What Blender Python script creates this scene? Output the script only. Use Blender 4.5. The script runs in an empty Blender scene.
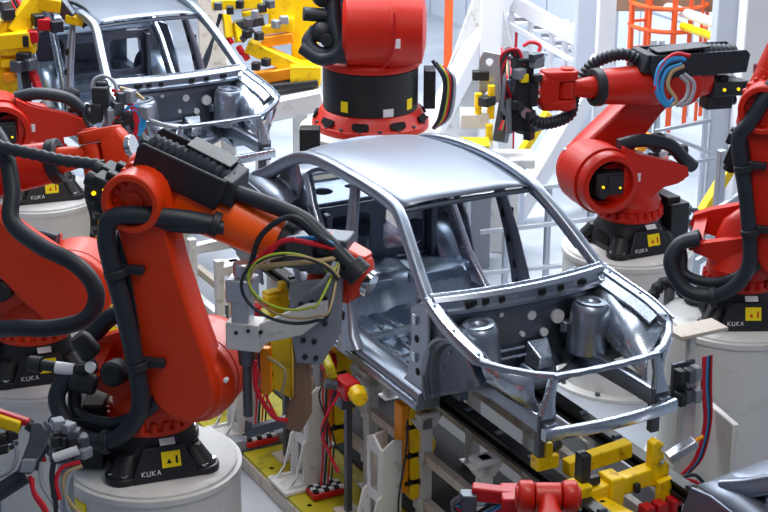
import bpy, bmesh, math, random
from mathutils import Vector, Matrix
random.seed(7)
SC = bpy.context.scene
COL = SC.collection
V = Vector
R = math.radians
PI = math.pi

# ------------------------------------------------------------------ materials
def new_mat(name):
    m = bpy.data.materials.new(name); m.use_nodes = True
    nt = m.node_tree
    return m, nt, nt.nodes['Principled BSDF']

def srgb(h):
    def f(c):
        c /= 255.0
        return c/12.92 if c <= .04045 else ((c+.055)/1.055)**2.4
    return tuple(f(c) for c in h)

def mat(name, rgb, rough=.5, metal=0., vary=.12, scale=6., bump=0., coat=0., spec=.4, rvary=.1, dirt=None):
    m, nt, b = new_mat(name)
    c = srgb(rgb)
    tc = nt.nodes.new('ShaderNodeTexCoord')
    nz = nt.nodes.new('ShaderNodeTexNoise'); nz.inputs['Scale'].default_value = scale
    nz.inputs['Detail'].default_value = 5; nz.inputs['Roughness'].default_value = .6
    nt.links.new(tc.outputs['Object'], nz.inputs['Vector'])
    mx = nt.nodes.new('ShaderNodeMix'); mx.data_type = 'RGBA'
    mx.inputs[6].default_value = (*[x*(1-vary) for x in c], 1)
    mx.inputs[7].default_value = (*[min(1, x*(1+vary)) for x in c], 1)
    nt.links.new(nz.outputs['Fac'], mx.inputs[0])
    out = mx.outputs[2]
    if dirt:
        n2 = nt.nodes.new('ShaderNodeTexNoise'); n2.inputs['Scale'].default_value = scale*2.3
        n2.inputs['Detail'].default_value = 8
        nt.links.new(tc.outputs['Object'], n2.inputs['Vector'])
        rp = nt.nodes.new('ShaderNodeValToRGB')
        rp.color_ramp.elements[0].position = .56; rp.color_ramp.elements[1].position = .74
        nt.links.new(n2.outputs['Fac'], rp.inputs['Fac'])
        m2 = nt.nodes.new('ShaderNodeMix'); m2.data_type = 'RGBA'
        nt.links.new(rp.outputs['Color'], m2.inputs[0]); nt.links.new(out, m2.inputs[6])
        m2.inputs[7].default_value = (*srgb(dirt), 1)
        out = m2.outputs[2]
    nt.links.new(out, b.inputs['Base Color'])
    mr = nt.nodes.new('ShaderNodeMapRange')
    mr.inputs['To Min'].default_value = max(.02, rough-rvary); mr.inputs['To Max'].default_value = min(1, rough+rvary)
    nt.links.new(nz.outputs['Fac'], mr.inputs['Value']); nt.links.new(mr.outputs['Result'], b.inputs['Roughness'])
    b.inputs['Metallic'].default_value = metal
    b.inputs['Coat Weight'].default_value = coat
    b.inputs['Specular IOR Level'].default_value = spec
    if bump:
        bp = nt.nodes.new('ShaderNodeBump'); bp.inputs['Strength'].default_value = bump
        bp.inputs['Distance'].default_value = .01
        nt.links.new(nz.outputs['Fac'], bp.inputs['Height']); nt.links.new(bp.outputs['Normal'], b.inputs['Normal'])
    return m

def emis(name, rgb, s):
    m, nt, b = new_mat(name)
    b.inputs['Base Color'].default_value = (*srgb(rgb), 1)
    b.inputs['Emission Color'].default_value = (*srgb(rgb), 1); b.inputs['Emission Strength'].default_value = s
    return m

M = dict(
 steel=mat('zinc_coated_steel', (150, 159, 173), .34, .9, .14, 7, .10, rvary=.12),
 steel_b=mat('bright_pressed_steel', (188, 197, 210), .26, .93, .14, 9, .2, rvary=.12),
 steel_d=mat('dull_pressed_steel', (112, 120, 134), .42, .85, .2, 6, .15, rvary=.12),
 steel_i=mat('inner_pressed_steel', (152, 168, 188),  .36, .88, .22, 8, .08, rvary=.14),
 roof=mat('satin_roof_steel', (122, 129, 142), .40, .85, .03, 2.5, 0, rvary=.03),
 alu=mat('aluminium', (190, 195, 203), .35, .85, .08, 9),
 chrome=mat('polished_steel', (215, 218, 224), .15, 1., .05, 9),
 orange=mat('orange_red_paint', (216, 54, 2), .42, 0, .08, 4, 0, coat=.08),
 red=mat('red_paint', (196, 30, 6), .42, 0, .10, 4, 0, coat=.08),
 brightorange=mat('bright_orange_paint', (250, 92, 10), .36, 0, .06, 4, 0, coat=.1),
 black=mat('black_paint', (30, 32, 37), .45, 0, .2, 8, 0, spec=.45),
 blackp=mat('black_plastic', (34, 38, 45), .52, 0, .2, 12, .05),
 hose=mat('black_rubber_hose', (35, 42, 52), .48, 0, .25, 14, .1),
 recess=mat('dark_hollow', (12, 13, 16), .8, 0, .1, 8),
 white=mat('white_machine_paint', (222, 222, 220), .5, 0, .04, 3, .02, dirt=(196, 194, 190)),
 pedestal=mat('white_pedestal_paint', (216, 216, 214), .5, 0, .04, 2.2, .02, dirt=(200, 198, 194)),
 whiteb=mat('pale_bracket_paint', (214, 215, 214), .5, 0, .05, 5, dirt=(170, 168, 160)),
 beige=mat('beige_tube_paint', (200, 190, 178), .55, 0, .08, 5, dirt=(150, 136, 120)),
 yellow=mat('yellow_paint', (250, 208, 4), .42, 0, .07, 5, 0, coat=.1, dirt=(196, 150, 6)),
 amber=mat('amber_paint', (240, 150, 12), .45, 0, .07, 5, 0),
 lime=mat('yellow_green_plate', (176, 164, 20), .5, 0, .18, 3, .05, dirt=(112, 104, 40)),
 stickery=mat('yellow_sticker', (255, 226, 10), .5, 0, .02, 5),
 stickerw=mat('white_sticker', (226, 230, 236), .5, 0, .04, 30),
 ink=mat('black_ink', (18, 16, 14), .6, 0, 0, 5),
 redink=mat('red_ink', (200, 40, 20), .6, 0, 0, 5),
 lettering=mat('white_lettering', (220, 222, 226), .5, 0, 0, 5),
 redp=mat('clamp_red', (186, 18, 30), .4, 0, .1, 6),
 redc=mat('red_cable', (196, 24, 44), .45, 0, .05, 6),
 bluec=mat('blue_cable', (40, 140, 205), .45, 0, .05, 6),
 greenc=mat('yellow_green_cable', (160, 180, 50), .45, 0, .05, 6),
 tanc=mat('tan_cable', (170, 150, 110), .5, 0, .05, 6),
 greyc=mat('grey_cable', (150, 156, 166), .5, 0, .05, 6),
 gunmetal=mat('gunmetal', (92, 97, 106), .42, .6, .2, 8, .1),
 greyplate=mat('grey_plate', (140, 146, 156), .5, .2, .08, 5),
 copper=mat('copper_electrode', (150, 104, 70), .45, .6, .15, 8),
 brown=mat('brown_shield', (132, 104, 82), .65, 0, .12, 5),
 railing=mat('orange_ladder_paint', (232, 92, 36), .45, 0, .08, 5),
 colgrey=mat('blue_grey_column_paint', (186, 194, 206), .5, 0, .04, 2),
 colwhite=mat('white_column_paint', (224, 226, 230), .5, 0, .03, 2),
 beam=mat('black_conveyor_paint', (30, 31, 34), .38, .2, .25, 6),
 checker=mat('terminal_white', (215, 218, 222), .5, 0, .04, 6),
 led=emis('yellow_indicator', (255, 214, 20), 1.2),
 lampy=emis('amber_lamp', (250, 190, 30), 1.0),
 lampg=emis('green_lamp', (190, 240, 120), 1.0),
 lampr=mat('red_lamp', (90, 20, 26), .3),
)

def floor_tone():
    m, nt, b = new_mat('pale_epoxy_floor')
    tc = nt.nodes.new('ShaderNodeTexCoord')
    nz = nt.nodes.new('ShaderNodeTexNoise'); nz.inputs['Scale'].default_value = 1.1; nz.inputs['Detail'].default_value = 7
    nt.links.new(tc.outputs['Object'], nz.inputs['Vector'])
    rp = nt.nodes.new('ShaderNodeValToRGB')
    rp.color_ramp.elements[0].color = (*srgb((146, 152, 163)), 1); rp.color_ramp.elements[1].color = (*srgb((188, 194, 203)), 1)
    rp.color_ramp.elements[0].position = .3; rp.color_ramp.elements[1].position = .7
    nt.links.new(nz.outputs['Fac'], rp.inputs['Fac']); nt.links.new(rp.outputs['Color'], b.inputs['Base Color'])
    b.inputs['Roughness'].default_value = .35
    return m
def wall_mat():
    m, nt, b = new_mat('white_wall_panels')
    tc = nt.nodes.new('ShaderNodeTexCoord')
    br = nt.nodes.new('ShaderNodeTexBrick')
    br.offset = 0; br.inputs['Scale'].default_value = 1
    br.inputs['Brick Width'].default_value = 1.2; br.inputs['Row Height'].default_value = 2.4
    br.inputs['Mortar Size'].default_value = .02
    br.inputs['Color1'].default_value = (*srgb((214, 222, 234)), 1); br.inputs['Color2'].default_value = (*srgb((206, 215, 228)), 1)
    br.inputs['Mortar'].default_value = (*srgb((150, 160, 176)), 1)
    sx = nt.nodes.new('ShaderNodeSeparateXYZ'); cx = nt.nodes.new('ShaderNodeCombineXYZ')
    ad = nt.nodes.new('ShaderNodeMath')
    nt.links.new(tc.outputs['Object'], sx.inputs[0]); nt.links.new(sx.outputs['X'], ad.inputs[0]); nt.links.new(sx.outputs['Y'], ad.inputs[1])
    nt.links.new(ad.outputs[0], cx.inputs['X']); nt.links.new(sx.outputs['Z'], cx.inputs['Y'])
    nt.links.new(cx.outputs[0], br.inputs['Vector']); nt.links.new(br.outputs['Color'], b.inputs['Base Color'])
    b.inputs['Roughness'].default_value = .4
    return m
M['floor'] = floor_tone(); M['wall'] = wall_mat()

# ------------------------------------------------------------------ mesh builder
def basis(d, up=(0, 0, 1)):
    d = V(d).normalized(); up = V(up)
    if abs(d.dot(up)) > .98: up = V((0, 1, 0)) if abs(d.y) < .9 else V((1, 0, 0))
    s = d.cross(up).normalized(); u = s.cross(d).normalized()
    return d, s, u

def spline(pts, seg=6):
    P = [V(p) for p in pts]
    if len(P) < 3: return P
    Q = [P[0]*2-P[1]]+P+[P[-1]*2-P[-2]]
    out = []
    for i in range(1, len(Q)-2):
        a, b, c, d = Q[i-1:i+3]
        for k in range(seg):
            t = k/seg
            out.append(.5*((2*b)+(c-a)*t+(2*a-5*b+4*c-d)*t*t+(3*b-3*c+d-a)*t**3))
    out.append(P[-1]); return out

WHOLE = {'lettering', 'beam'}   # drawn marks and the rolled beam stay one part
class MB:
    def __init__(self, xf=None):
        self.bm = bmesh.new(); self.xf = xf
    def v(self, p):
        p = V(p)
        if self.xf is not None: p = self.xf @ p
        return self.bm.verts.new(p)
    def f(self, vs):
        try: return self.bm.faces.new(vs)
        except ValueError: return None
    def box(self, c, s, rz=0, rot=None):
        c = V(c); m = rot if rot is not None else Matrix.Rotation(rz, 3, 'Z')
        vs = []
        for dz in (-.5, .5):
            for dx, dy in ((-.5, -.5), (.5, -.5), (.5, .5), (-.5, .5)):
                vs.append(self.v(c+m @ V((dx*s[0], dy*s[1], dz*s[2]))))
        for q in ((3, 2, 1, 0), (4, 5, 6, 7), (0, 1, 5, 4), (1, 2, 6, 5), (2, 3, 7, 6), (3, 0, 4, 7)):
            self.f([vs[i] for i in q])
        return self
    def bar(self, a, b, w, h=None, up=(0, 0, 1)):
        a, b = V(a), V(b); h = h or w
        d, s, u = basis(b-a, up)
        ring = lambda p: [self.v(p+s*x*w/2+u*y*h/2) for x, y in ((-1, -1), (1, -1), (1, 1), (-1, 1))]
        self.loft_v([ring(a), ring(b)]); return self
    def loft_v(self, rings, caps=True, closed=True):
        n = len(rings[0])
        for r0, r1 in zip(rings, rings[1:]):
            for i in range(n if closed else n-1):
                j = (i+1) % n
                self.f([r0[i], r0[j], r1[j], r1[i]])
        if caps and closed:
            self.f(rings[0][::-1]); self.f(rings[-1])
    def loft(self, rings, caps=True, closed=True):
        self.loft_v([[self.v(p) for p in r] for r in rings], caps, closed); return self
    def cyl(self, a, b, r0, r1=None, n=24):
        a, b = V(a), V(b); r1 = r0 if r1 is None else r1
        d, s, u = basis(b-a)
        ring = lambda p, r: [p+(s*math.cos(t)+u*math.sin(t))*r for t in [2*PI*i/n for i in range(n)]]
        return self.loft([ring(a, r0), ring(b, r1)])
    def lathe(self, a, d, prof, n=28, caps=True):
        a = V(a); d, s, u = basis(d)
        return self.loft([[a+d*z+(s*math.cos(t)+u*math.sin(t))*r for t in [2*PI*i/n for i in range(n)]] for r, z in prof], caps)
    def ring(self, a, b, ro, ri, n=32):
        a, b = V(a), V(b); d, s, u = basis(b-a)
        rr = lambda p, r: [self.v(p+(s*math.cos(t)+u*math.sin(t))*r) for t in [2*PI*i/n for i in range(n)]]
        q = [rr(a, ri), rr(a, ro), rr(b, ro), rr(b, ri)]
        self.loft_v(q+[q[0]], caps=False); return self
    def tube(self, pts, r, n=10, seg=6, ribs=0, smooth=True):
        P = spline(pts, seg) if smooth else [V(p) for p in pts]
        if ribs:   # corrugated hose: resample and alternate the radius
            L = [0]
            for a, b in zip(P, P[1:]): L.append(L[-1]+(b-a).length)
            N = max(4, int(L[-1]/ribs)); Q = []; k = 0
            for i in range(N+1):
                t = L[-1]*i/N
                while k < len(L)-2 and L[k+1] < t: k += 1
                w = (t-L[k])/max(1e-9, L[k+1]-L[k]); Q.append(P[k].lerp(P[k+1], min(1, w)))
            P = Q
        rings = []; u = None
        for i, p in enumerate(P):
            d = (P[min(i+1, len(P)-1)]-P[max(i-1, 0)])
            if d.length < 1e-7: continue
            d.normalize()
            if u is None: _, s, u = basis(d)
            s = d.cross(u)
            if s.length < 1e-6: _, s, u = basis(d)
            s.normalize(); u = s.cross(d).normalized()
            rr = r*(1.12 if i % 2 else .9) if ribs else r
            rings.append([p+(s*math.cos(t)+u*math.sin(t))*rr for t in [2*PI*k/n for k in range(n)]])
        return self.loft(rings)
    def prism(self, poly, o, ex, ey, t):
        """polygon (x,y) list in the plane (o, ex, ey) thickened t along ex x ey, centred"""
        o, ex, ey = V(o), V(ex).normalized(), V(ey).normalized(); ez = ex.cross(ey).normalized()
        A = [o+ex*x+ey*y-ez*t/2 for x, y in poly]; B = [p+ez*t for p in A]
        return self.loft([A, B])
    def frame(self, outer, holes, o, ex, ey, t):
        """plate with holes: faces made by triangle fill, then thickened"""
        o, ex, ey = V(o), V(ex).normalized(), V(ey).normalized(); ez = ex.cross(ey).normalized()
        b2 = bmesh.new(); edges = []
        for loop in [outer]+holes:
            vs = [b2.verts.new((x, y, 0)) for x, y in loop]
            for i in range(len(vs)): edges.append(b2.edges.new((vs[i], vs[(i+1) % len(vs)])))
        bmesh.ops.triangle_fill(b2, use_beauty=True, use_dissolve=False, edges=edges)
        b2.verts.index_update()
        P = [v.co.copy() for v in b2.verts]
        A = [self.v(o+ex*p.x+ey*p.y-ez*t/2) for p in P]; B = [self.v(o+ex*p.x+ey*p.y+ez*t/2) for p in P]
        for fc in b2.faces:
            ix = [v.index for v in fc.verts]
            if fc.normal.z < 0: ix = ix[::-1]
            self.f([B[i] for i in ix]); self.f([A[i] for i in ix[::-1]])
        k = 0
        for loop in [outer]+holes:
            n = len(loop)
            for i in range(n):
                a, b = k+i, k+(i+1) % n
                self.f([A[a], A[b], B[b], B[a]])
            k += n
        b2.free(); return self
    def sphere(self, c, r, n=14, sc=(1, 1, 1)):
        c = V(c); rings = []
        for i in range(1, n//2):
            a = PI*i/(n//2)
            rings.append([c+V((math.sin(a)*math.cos(t)*r*sc[0], math.sin(a)*math.sin(t)*r*sc[1], math.cos(a)*r*sc[2])) for t in [2*PI*k/n for k in range(n)]])
        return self.loft(rings)
    def sheet(self, rows, t=.0, closed=False):
        """open grid of points; t thickens it (own geometry)"""
        G = [[self.v(p) for p in r] for r in rows]
        for r0, r1 in zip(G, G[1:]):
            for i in range(len(r0)-1): self.f([r0[i], r0[i+1], r1[i+1], r1[i]])
        self.sol = t or getattr(self, 'sol', 0); return self
    def build(self, name, m, parent=None, bevel=0., smooth=True, ang=38, seg=2):
        if parent is not None and name not in WHOLE:
            groups = self.pieces()
            if 1 < len(groups) <= 60:
                first = None
                for g in groups:
                    q = MB(); q.sol = getattr(self, 'sol', 0); mp = {}
                    for v in g: mp[v] = q.bm.verts.new(v.co)
                    for fc in {f for v in g for f in v.link_faces}: q.bm.faces.new([mp[v] for v in fc.verts])
                    o = q.build1(name, m, parent, bevel, smooth, ang, seg); first = first or o
                self.bm.free(); return first
        return self.build1(name, m, parent, bevel, smooth, ang, seg)
    def pieces(self):
        """loose islands, joined again where their boxes touch"""
        seen, isl = set(), []
        for v in self.bm.verts:
            if v in seen: continue
            st, g = [v], []
            seen.add(v)
            while st:
                a = st.pop(); g.append(a)
                for e in a.link_edges:
                    b = e.other_vert(a)
                    if b not in seen: seen.add(b); st.append(b)
            lo = [min(x.co[i] for x in g)-.004 for i in range(3)]; hi = [max(x.co[i] for x in g)+.004 for i in range(3)]
            isl.append((g, lo, hi))
        out = []
        for g, lo, hi in isl:
            g, lo, hi = list(g), lo[:], hi[:]; again = True
            while again:
                again = False
                for q in out:
                    if all(lo[i] <= q[2][i] and q[1][i] <= hi[i] for i in range(3)):
                        out.remove(q); g += q[0]; lo = [min(lo[i], q[1][i]) for i in range(3)]; hi = [max(hi[i], q[2][i]) for i in range(3)]; again = True; break
            out.append((g, lo, hi))
        return [q[0] for q in out]
    def build1(self, name, m, parent=None, bevel=0., smooth=True, ang=38, seg=2):
        bm = self.bm
        bmesh.ops.remove_doubles(bm, verts=bm.verts, dist=1e-5)
        bmesh.ops.recalc_face_normals(bm, faces=bm.faces)
        me = bpy.data.meshes.new(name); bm.to_mesh(me); bm.free()
        me.materials.append(M[m] if isinstance(m, str) else m)
        if smooth and len(me.polygons):
            me.polygons.foreach_set('use_smooth', [True]*len(me.polygons)); me.set_sharp_from_angle(angle=R(ang))
        o = bpy.data.objects.new(name, me); COL.objects.link(o)
        if getattr(self, 'sol', 0):
            s = o.modifiers.new('thickness', 'SOLIDIFY'); s.thickness = self.sol; s.offset = 0
        if bevel:
            b = o.modifiers.new('bevel', 'BEVEL'); b.width = bevel; b.segments = seg; b.limit_method = 'ANGLE'; b.angle_limit = R(35)
        if parent is not None: o.parent = parent
        return o

def tag(o, label=None, cat=None, group=None, kind=None):
    if label: o['label'] = label
    if cat: o['category'] = cat
    if group: o['group'] = group
    if kind: o['kind'] = kind
    return o
def empty(name, loc, rz=0, label=None, cat=None, group=None):
    o = bpy.data.objects.new(name, None); COL.objects.link(o)
    o.empty_display_size = .1
    o.location = loc; o.rotation_euler.z = rz
    return tag(o, label, cat, group)
def children(o): return [c for c in COL.objects if c.parent == o]
def copy_tree(o, parent=None):
    c = o.copy(); COL.objects.link(c); c.parent = parent
    for ch in children(o): copy_tree(ch, c)
    return c
def place_copy(src, loc, rz, label, group=None):
    c = copy_tree(src); c.location = loc; c.rotation_euler.z = rz; c['label'] = label
    if group: c['group'] = group
    return c
def rrect(w, h, r, n=4):
    out = []
    for cx, cy, a0 in ((w/2-r, h/2-r, 0), (-w/2+r, h/2-r, 90), (-w/2+r, -h/2+r, 180), (w/2-r, -h/2+r, 270)):
        for k in range(n+1):
            a = R(a0+90*k/n); out.append((cx+r*math.cos(a), cy+r*math.sin(a)))
    return out
def circ(x, y, r, n=14): return [(x+r*math.cos(2*PI*i/n), y+r*math.sin(2*PI*i/n)) for i in range(n)]
FLOOR = -1.25
# ------------------------------------------------------------------ car body shell (x across, -y towards the nose, z up)
def strip(path, wid, thick, inward, name, m, root, bevel=.008):
    """pressed pillar: a box section swept along path; wid along the local fore-aft/vertical direction, thick across the car"""
    rings = []
    n = len(path)
    for i, p in enumerate(path):
        p = V(p); a = V(path[max(i-1, 0)]); b = V(path[min(i+1, n-1)])
        d = (b-a).normalized(); lat = V((1, 0, 0)); lat = (lat-d*lat.dot(d)).normalized(); w = d.cross(lat).normalized()
        W = wid[i] if isinstance(wid, (list, tuple)) else wid
        T = thick[i] if isinstance(thick, (list, tuple)) else thick
        q = []
        for x, y in rrect(T, W, min(T, W)*.32, 3): q.append(p+lat*x+w*y)
        rings.append(q)
    return MB().loft(rings).build(name, m, root)

def arch_pts(y, z, r, a0, a1, n):
    return [(y+r*math.cos(R(a0+(a1-a0)*i/n)), z+r*math.sin(R(a0+(a1-a0)*i/n))) for i in range(n+1)]

def make_car(label):
    root = empty('car_body', (0, 0, 0), 0, label, 'car body', 'bare car bodies on the line')
    # roof panel, crowned
    b = MB(); rows = []
    NY, NX = 14, 12
    for j in range(NY+1):
        t = j/NY; y = 1.05+(2.74-1.05)*t
        hw = .535+.03*math.sin(PI*min(1, t*1.15))-.025*t
        ze = 1.372+.040*math.sin(PI*(t*.85+.05))-.055*t**3
        row = []
        for i in range(NX+1):
            s = -1+2*i/NX
            row.append((s*hw, y-.05*(1-s*s)*(1-t)+.05*(1-s*s)*t, ze+.052*(1-s**4)*(.5+.5*math.sin(PI*min(1, .25+t*.8)))))
        rows.append(row)
    b.sheet(rows, .006); b.build('roof_panel', 'roof', root)
    # headers under the roof ends
    MB().tube([(-.52, 1.07, 1.352), (-.26, 1.035, 1.372), (0, 1.02, 1.378), (.26, 1.035, 1.372), (.52, 1.07, 1.352)], .022, 8).build('windscreen_header', 'steel_d', root)
    MB().tube([(-.5, 2.74, 1.30), (0, 2.80, 1.335), (.5, 2.74, 1.30)], .035, 8).build('rear_header', 'steel_d', root)
    for yy in (1.55, 2.1):
        MB().tube([(-.54, yy, 1.385), (0, yy, 1.425), (.54, yy, 1.385)], .015, 6).build('roof_bow', 'steel_d', root)
    for s in (-1, 1):
        # outer ring : A pillar, roof rail, C pillar in one sweep
        path = [(.705, .33, .925), (.675, .52, 1.045), (.63, .76, 1.205), (.585, .98, 1.335), (.575, 1.12, 1.386), (.585, 1.4, 1.418),
                (.59, 1.75, 1.424), (.58, 2.1, 1.41), (.565, 2.42, 1.372), (.56, 2.7, 1.30), (.575, 2.95, 1.185), (.61, 3.18, 1.05), (.64, 3.36, .96)]
        path = [tuple(p) for p in spline([(s*x, y, z) for x, y, z in path], 3)]
        n = len(path)
        wid = [.085+.02*max(0, (i/n-.55))*4 for i in range(n)]
        strip(path, wid, .085, s, 'side_rail', 'steel', root)
        # inner flange of the door openings
        inn = [(.66, .60, 1.035), (.60, .90, 1.235), (.565, 1.13, 1.335), (.575, 1.45, 1.365), (.575, 1.8, 1.368), (.56, 2.15, 1.345), (.55, 2.42, 1.28), (.565, 2.6, 1.17), (.60, 2.66, .98)]
        MB().tube([(s*x, y, z) for x, y, z in inn], .018, 6).build('door_flange', 'steel_d', root)
        # B pillar
        strip([(s*.59, 1.68, 1.37), (s*.635, 1.63, 1.15), (s*.70, 1.56, .85), (s*.745, 1.50, .55), (s*.765, 1.44, .30), (s*.765, 1.40, .2)],
              [.10, .11, .14, .17, .22, .34], [.05, .055, .07, .08, .09, .1], s, 'b_pillar', 'steel_d' if s > 0 else 'steel', root)
        h = MB()
        for zz, yy, xx in ((1.0, 1.585, .675), (.8, 1.55, .71), (.6, 1.50, .74), (.45, 1.475, .755)):
            h.box((s*(xx-.0), yy, zz), (.095, .04, .07))
        h.build('b_pillar_hole', 'recess', root, .008)
        # sill with step
        prof = [(.60, .13), (.78, .13), (.80, .145), (.80, .185), (.782, .195), (.775, .25), (.765, .262), (.69, .292), (.63, .297), (.60, .28)]
        MB().loft([[(s*x, y, z) for x, z in prof] for y in (.36, .8, 1.3, 1.9, 2.32)]).build('sill', 'steel', root, .006)
        st = MB().bar((s*.795, .40, .205), (s*.795, 2.3, .205), .012, .012)
        st.build('sill_flange', 'steel_b', root)
        # hinge pillar
        MB().loft([[(s*x, y, z) for y, z in pts] for x, pts in ((.60, [(.28, .93), (.42, .93), (.60, .84), (.58, .6), (.64, .30), (.72, .22), (.36, .14), (.36, .35), (.28, .6)]),
              (.742, [(.29, .925), (.41, .925), (.55, .84), (.535, .6), (.59, .32), (.70, .22), (.37, .14), (.37, .36), (.29, .6)]))]).build('hinge_pillar', 'steel', root, .012)
        hh = MB()
        for zz in (.78, .5):
            hh.box((s*.75, .47, zz), (.02, .05, .07)); 
        hh.build('hinge_plate', 'steel_b', root, .004)
        hp = MB()
        for yy, zz in ((.45, .64), (.43, .40)): hp.cyl((s*.70, yy, zz), (s*.746, yy, zz), .028, n=14)
        hp.build('access_hole', 'recess', root)
        # A pillar foot gusset with bolts
        MB().loft([[(s*.71, .20, .90), (s*.74, .33, .99), (s*.66, .40, .985), (s*.62, .24, .91)], [(s*.73, .22, .86), (s*.755, .34, .93), (s*.64, .40, .93), (s*.61, .24, .87)]]).build('pillar_gusset', 'steel_b', root, .01)
        # upper fender rail
        fr = [(.70, .36, .935), (.735, .10, .885), (.755, -.18, .845), (.742, -.43, .80), (.64, -.56, .788), (.50, -.69, .775), (.395, -.75, .768)]
        P = spline([(s*x, y, z) for x, y, z in fr[:4]], 5)+[V((s*x, y, z)) for x, y, z in fr[4:]]
        rings = []
        for i, p in enumerate(P):
            d = (P[min(i+1, len(P)-1)]-P[max(i-1, 0)]).normalized(); sd = d.cross(V((0, 0, 1))).normalized()
            w, hgt = (.085, .07) if i < 15 else (.05, .04)
            rings.append([p+sd*x+V((0, 0, y)) for x, y in rrect(w, hgt, .012, 2)])
        fo = MB().loft(rings).build('fender_rail', 'steel', root)
        MB().tube([p+V((s*.030, 0, .036)) for p in P[:16]], .011, 6).build('rail_flange', 'steel_b', fo)
        bo = MB()
        for p in P[2:15:6]: bo.cyl(p+V((0, 0, .033)), p+V((0, 0, .042)), .010, n=8)
        bo.build('rail_bolt', 'steel_d', fo)
        MB().loft([[P[k]+V((-s*.03, 0, .0)), P[k]+V((-s*.03, 0, .02)), P[k]+V((-s*.10, 0, -.03)), P[k]+V((-s*.10, 0, -.05))] for k in (2, 5, 9, 13)]).build('rail_gusset', 'steel_b', fo)
        # headlamp bracket / front corner sheet
        MB().sheet([[(s*.74, -.40, .78), (s*.66, -.58, .77), (s*.52, -.69, .76)], [(s*.70, -.42, .66), (s*.62, -.56, .62), (s*.50, -.68, .62)],
                    [(s*.60, -.45, .56), (s*.54, -.58, .52), (s*.47, -.72, .50)]], .012).build('corner_gusset', 'steel_b', root)
        # dished wheelhouse panel with a flanged arch
        def ringp(r_, x, zc=.41, n=26): return [(s*x, -.03+1.04*r_*math.cos(R(-28+176*k/n)), max(.22, zc+r_*math.sin(R(-28+176*k/n)))) for k in range(n+1)]
        MB().sheet([ringp(.385, .735), ringp(.375, .70), ringp(.345, .69), ringp(.335, .645), ringp(.25, .615), ringp(.12, .60), ringp(.005, .60)], .012).build('wheelhouse_panel', 'steel_d', root)
        MB().tube(ringp(.385, .735), .014, 6).build('arch_flange', 'steel', root)
        wb = MB()
        for k in (6, 11, 16, 21): p = ringp(.29, .632)[k]; wb.cyl(p, (p[0]+s*.012, p[1], p[2]), .016, n=10)
        wb.build('panel_plug', 'steel_b', root)
        MB().loft([[(s*x, y, z) for y, z in ((.36, .92), (.08, .87), (.08, .76), (.30, .66), (.36, .60))] for x in (.69, .705)]).build('cowl_side', 'steel_d', root, .006)
        # inner fender sheet between rail and strut tower
        MB().sheet([[(s*.70, .33, .90), (s*.72, .1, .86), (s*.73, -.18, .82), (s*.71, -.43, .775)], [(s*.60, .33, .84), (s*.60, .12, .82), (s*.56, -.16, .72), (s*.52, -.5, .62)],
                    [(s*.50, .33, .70), (s*.50, .12, .66), (s*.47, -.16, .58), (s*.45, -.6, .50)]], .012).build('inner_fender', 'steel_b', root)
        # strut tower
        MB().lathe((s*.435, .10, .46), (s*.06, 0, 1), [(.145, 0), (.145, .14), (.14, .31), (.13, .345), (.115, .36), (.075, .36), (.06, .34)], 24).build('strut_tower', 'steel', root)
        MB().ring((s*.457, .10, .82), (s*.458, .10, .832), .11, .07, 24).build('strut_mount', 'steel', root)
        # front longitudinal with flange plate
        MB().loft([[(s*(x+c), y, z+e) for x, e in rrect(.085, .13, .015, 2)] for y, z, c in ((.5, .30, .42), (.25, .36, .43), (-.1, .42, .445), (-.5, .43, .45), (-.74, .43, .45))]).build('front_rail', 'steel', root)
        MB().box((s*.45, -.76, .42), (.13, .03, .20)).build('crash_plate', 'gunmetal', root, .006)
        MB().box((s*.45, -.80, .415), (.085, .06, .10)).build('crash_box', 'steel', root, .008)
        # carrier post from rail end to the upper crossmember
        MB().loft([[(s*.40+x, -.745+y, .75) for x, y in rrect(.05, .05, .008, 2)], [(s*.43+x, -.75+y, .62) for x, y in rrect(.06, .06, .008, 2)], [(s*.45+x, -.75+y, .49) for x, y in rrect(.11, .07, .008, 2)]]).build('carrier_post', 'steel_b', root)
        MB().box((s*.45, -.70, .28), (.07, .06, .22)).build('lower_bracket', 'gunmetal', root, .008)
        # rear quarter panel with wheel arch
        ol = [(2.22, .30), (2.24, .16)]+arch_pts(2.62, .30, .345, 200, -20, 18)+[(3.10, .18), (3.48, .28), (3.55, .55), (3.52, .80), (3.46, .965), (3.30, .99), (3.0, .975), (2.66, .955), (2.56, .93), (2.36, .70), (2.26, .45)]
        MB().frame(ol, [], (s*.785, 0, 0), (0, 1, 0), (0, 0, 1), .02).build('quarter_panel', 'steel_d', root, .006)
        sh = [(.785, 2.56, .93), (.785, 2.9, .965), (.775, 3.2, .985), (.75, 3.46, .965), (.72, 3.55, .90)]
        sh2 = [(.70, 2.60, .965), (.69, 2.9, .995), (.665, 3.2, 1.005), (.63, 3.42, .985), (.60, 3.52, .93)]
        sh3 = [(.60, 2.66, .985), (.59, 2.92, 1.02), (.585, 3.2, 1.035), (.545, 3.42, 1.0), (.52, 3.52, .945)]
        MB().sheet([[(s*x, y, z) for x, y, z in q] for q in (sh, sh2, sh3)], .01).build('quarter_shoulder', 'roof', root)
        a = arch_pts(2.62, .30, .34, 0, 180, 14)
        MB().sheet([[(s*x, y, z) for y, z in a] for x in (.78, .66, .5)], .012).build('rear_wheelhouse', 'steel_i', root)
        MB().prism([(y, z) for y, z in arch_pts(2.62, .30, .335, 0, 180, 14)], (s*.5, 0, 0), (0, 1, 0), (0, 0, 1), .014).build('rear_wheelhouse_wall', 'steel_i', root)
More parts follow.
